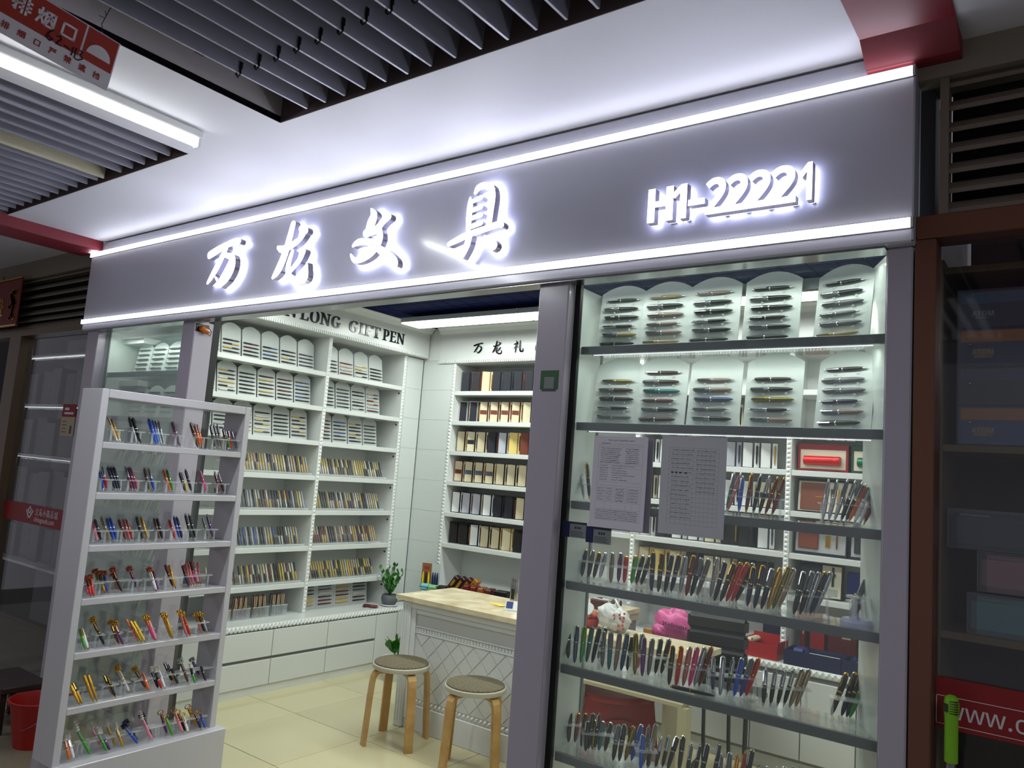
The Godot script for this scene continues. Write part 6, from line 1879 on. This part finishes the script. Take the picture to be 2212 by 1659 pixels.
func _form(seed_: int, ledger: bool) -> ImageTexture:
	var im := Image.create_empty(420, 594, false, Image.FORMAT_RGB8)
	im.fill(Color(.82, .8, .84) if not ledger else Color(.74, .75, .77))
	var g := RandomNumberGenerator.new()
	g.seed = seed_
	var ink := Color(.22, .21, .25)
	var scrawl := func(x: int, y: int, w: int, h: int, dark: float) -> void:
		var cx := x
		while cx < x + w:
			var cw := g.randi_range(4, 9)
			for k in 4:
				im.fill_rect(Rect2i(cx + g.randi_range(0, cw - 2), y + g.randi_range(0, h - 2), g.randi_range(1, 4), g.randi_range(1, 3)), ink.lerp(Color(.6, .6, .63), 1.0 - dark))
			im.fill_rect(Rect2i(cx, y + g.randi_range(0, h - 1), cw - 1, 1), ink.lerp(Color(.6, .6, .63), 1.0 - dark))
			cx += cw + 1
	if ledger:
		for i in 18:
			im.fill_rect(Rect2i(52, 70 + 27 * i, 322, 1), Color(.42, .43, .46))
		for x in [52, 78, 110, 142, 176, 212, 238, 264, 290, 318, 346, 373]:
			im.fill_rect(Rect2i(x, 70, 1, 460), Color(.42, .43, .46) if x in [52, 212, 373] else Color(.52, .53, .56))
		for i in 16:
			scrawl.call(66 + g.randi_range(0, 12), 80 + 27 * i, 110 + g.randi_range(0, 24), 9, .75)
			if i < 10:
				scrawl.call(226 + g.randi_range(0, 8), 82 + 27 * i, 120, 9, .65)
		for x in [72, 98, 124, 160]:
			im.fill_rect(Rect2i(x, 218, 14, 8), Color(.1, .1, .12))
	else:
		scrawl.call(110, 22, 200, 9, 1.0)
		scrawl.call(60, 42, 64, 7, .9)
		im.fill_rect(Rect2i(40, 52, 344, 1), ink)
		for e in [40, 384]:
			im.fill_rect(Rect2i(e, 52, 1, 490), Color(.45, .44, .48))
		for y in [66, 170, 184, 206, 296, 320, 334, 352, 370, 388, 406, 424, 470, 542]:
			im.fill_rect(Rect2i(40, y, 344, 1), Color(.45, .44, .48))
		for x in [110, 160, 270, 320]:
			im.fill_rect(Rect2i(x, 334, 1, 136), Color(.5, .49, .53))
		for y in range(76, 168, 13):
			scrawl.call(56, y, 40, 6, .7)
			scrawl.call(100, y, 90 + g.randi_range(0, 30), 8, .9)
			scrawl.call(250, y, 100, 8, .9)
		for y in range(190, 290, 15):
			scrawl.call(56, y, 60, 5, .6)
			scrawl.call(150, y, 40 + g.randi_range(0, 150), 5, .6)
		for y in range(338, 424, 18):
			scrawl.call(48, y, 50, 7, .6)
			scrawl.call(120, y, 34, 8, .6)
			scrawl.call(190, y, 60, 9, 1.0)
			scrawl.call(280, y, 80, 8, .7)
		for y in range(478, 538, 11):
			scrawl.call(48, y, 320, 4, .8)
	return ImageTexture.create_from_image(im)

func _notices() -> void:
	var f := thing("notice_sheet", "crumpled printed form sheet taped inside the glass case window", "paper", at(-1.222, 1.558, -2.244))
	part("sheet", sheet_mesh(.203, .298, .01), mat("form_print", Color.WHITE, .8, 0, {"albedo_texture": _form(5, false), "cull_mode": BaseMaterial3D.CULL_DISABLED}), f)
	part("second_sheet", sheet_mesh(.206, .3), mat("plain_sheet", Color(.6, .58, .64), .8, 0, {"cull_mode": BaseMaterial3D.CULL_DISABLED}), f, at(.012, -.002, -.003))
	var g := thing("notice_sheet", "ruled ledger sheet with handwriting taped on the glass beside the form", "paper", at(-.972, 1.564, -2.245))
	part("sheet", sheet_mesh(.212, .302), mat("ledger_print", Color.WHITE, .8, 0, {"albedo_texture": _form(11, true), "cull_mode": BaseMaterial3D.CULL_DISABLED}), g)
	part("tape", box_mesh(Vector3(-.02, .142, .0004), Vector3(.02, .153, .001)), clear_mat("tape", Color(.9, .9, .85), .35, .2), g)
	for k in [[-1.379, 1.391, "first navy and grey name card on the glass next to the doorway post"], [-1.287, 1.382, "second navy and grey name card on the glass under the form sheet"]]:
		var o := thing("name_card", k[2], "card", at(k[0], k[1], -2.2455))
		part("card", box_mesh(Vector3(-.047, -.026, 0), Vector3(.047, .026, .0012)), mat("card_grey", Color(.5, .52, .52), .5), o)
		part("navy_field", box_mesh(Vector3(-.047, -.026, .0012), Vector3(-.019, .026, .0018)), mat("card_navy", Color(.08, .1, .3), .5), o)
		part("head_band", box_mesh(Vector3(-.019, .019, .0012), Vector3(.047, .026, .0018)), mat("card_band", Color(.14, .17, .24), .5), o)
		var s := st()
		for i in 3:
			bx(s, Vector3(-.0 + .009 * i, .003, .0012), Vector3(.006 + .009 * i, .011, .0016))
		for i in 4:
			bx(s, Vector3(-.014, -.006 - .005 * i, .0012), Vector3(.03 + .006 * (i % 2), -.0045 - .005 * i, .0015))
		part("lettering", s, mats.card_band, o)
	var q := thing("green_sticker", "green payment sticker with a pale square on the door post", "sticker", at(-1.4915, 1.891, -2.2))
	part("green_field", box_mesh(Vector3(-.037, -.033, 0), Vector3(.037, .033, .001)), mat("pay_green", Color(.07, .32, .13), .4), q)
	part("pale_square", box_mesh(Vector3(-.0205, -.03, .001), Vector3(.02, .01, .0015)), mat("pay_grey", Color(.45, .5, .47), .5), q)
	part("foot_strip", box_mesh(Vector3(-.03, -.04, 0), Vector3(.03, -.033, .0006)), mat("pay_strip", Color(.25, .25, .27), .5), q)
	var d := thing("door_sensor", "small orange and black door sensor under the fascia at the door post", "sensor", Transform3D(Basis(Vector3.UP, PI / 2), Vector3(-3.75, 2.19, -2.245)))
	part("bracket", box_mesh(Vector3(-.04, -.01, 0), Vector3(.035, .03, .006), .002), mats.black, d)
	var s := st()
	lathe(s, [Vector2(.013, -.025), Vector2(.015, -.02), Vector2(.015, .02), Vector2(.013, .025)], 14, Transform3D(Basis(Vector3.BACK, 1.2), Vector3(0, 0, .02)))
	part("lamp_body", s, mat("sensor_orange", Color(.75, .38, .06), .3), d)
	var w := st()
	tube(w, [Vector3(.03, .02, .004), Vector3(.05, .0, .008), Vector3(.04, -.025, .012), Vector3(.015, -.015, .02)], .002, 6)
	part("wire", w, mats.black, d)
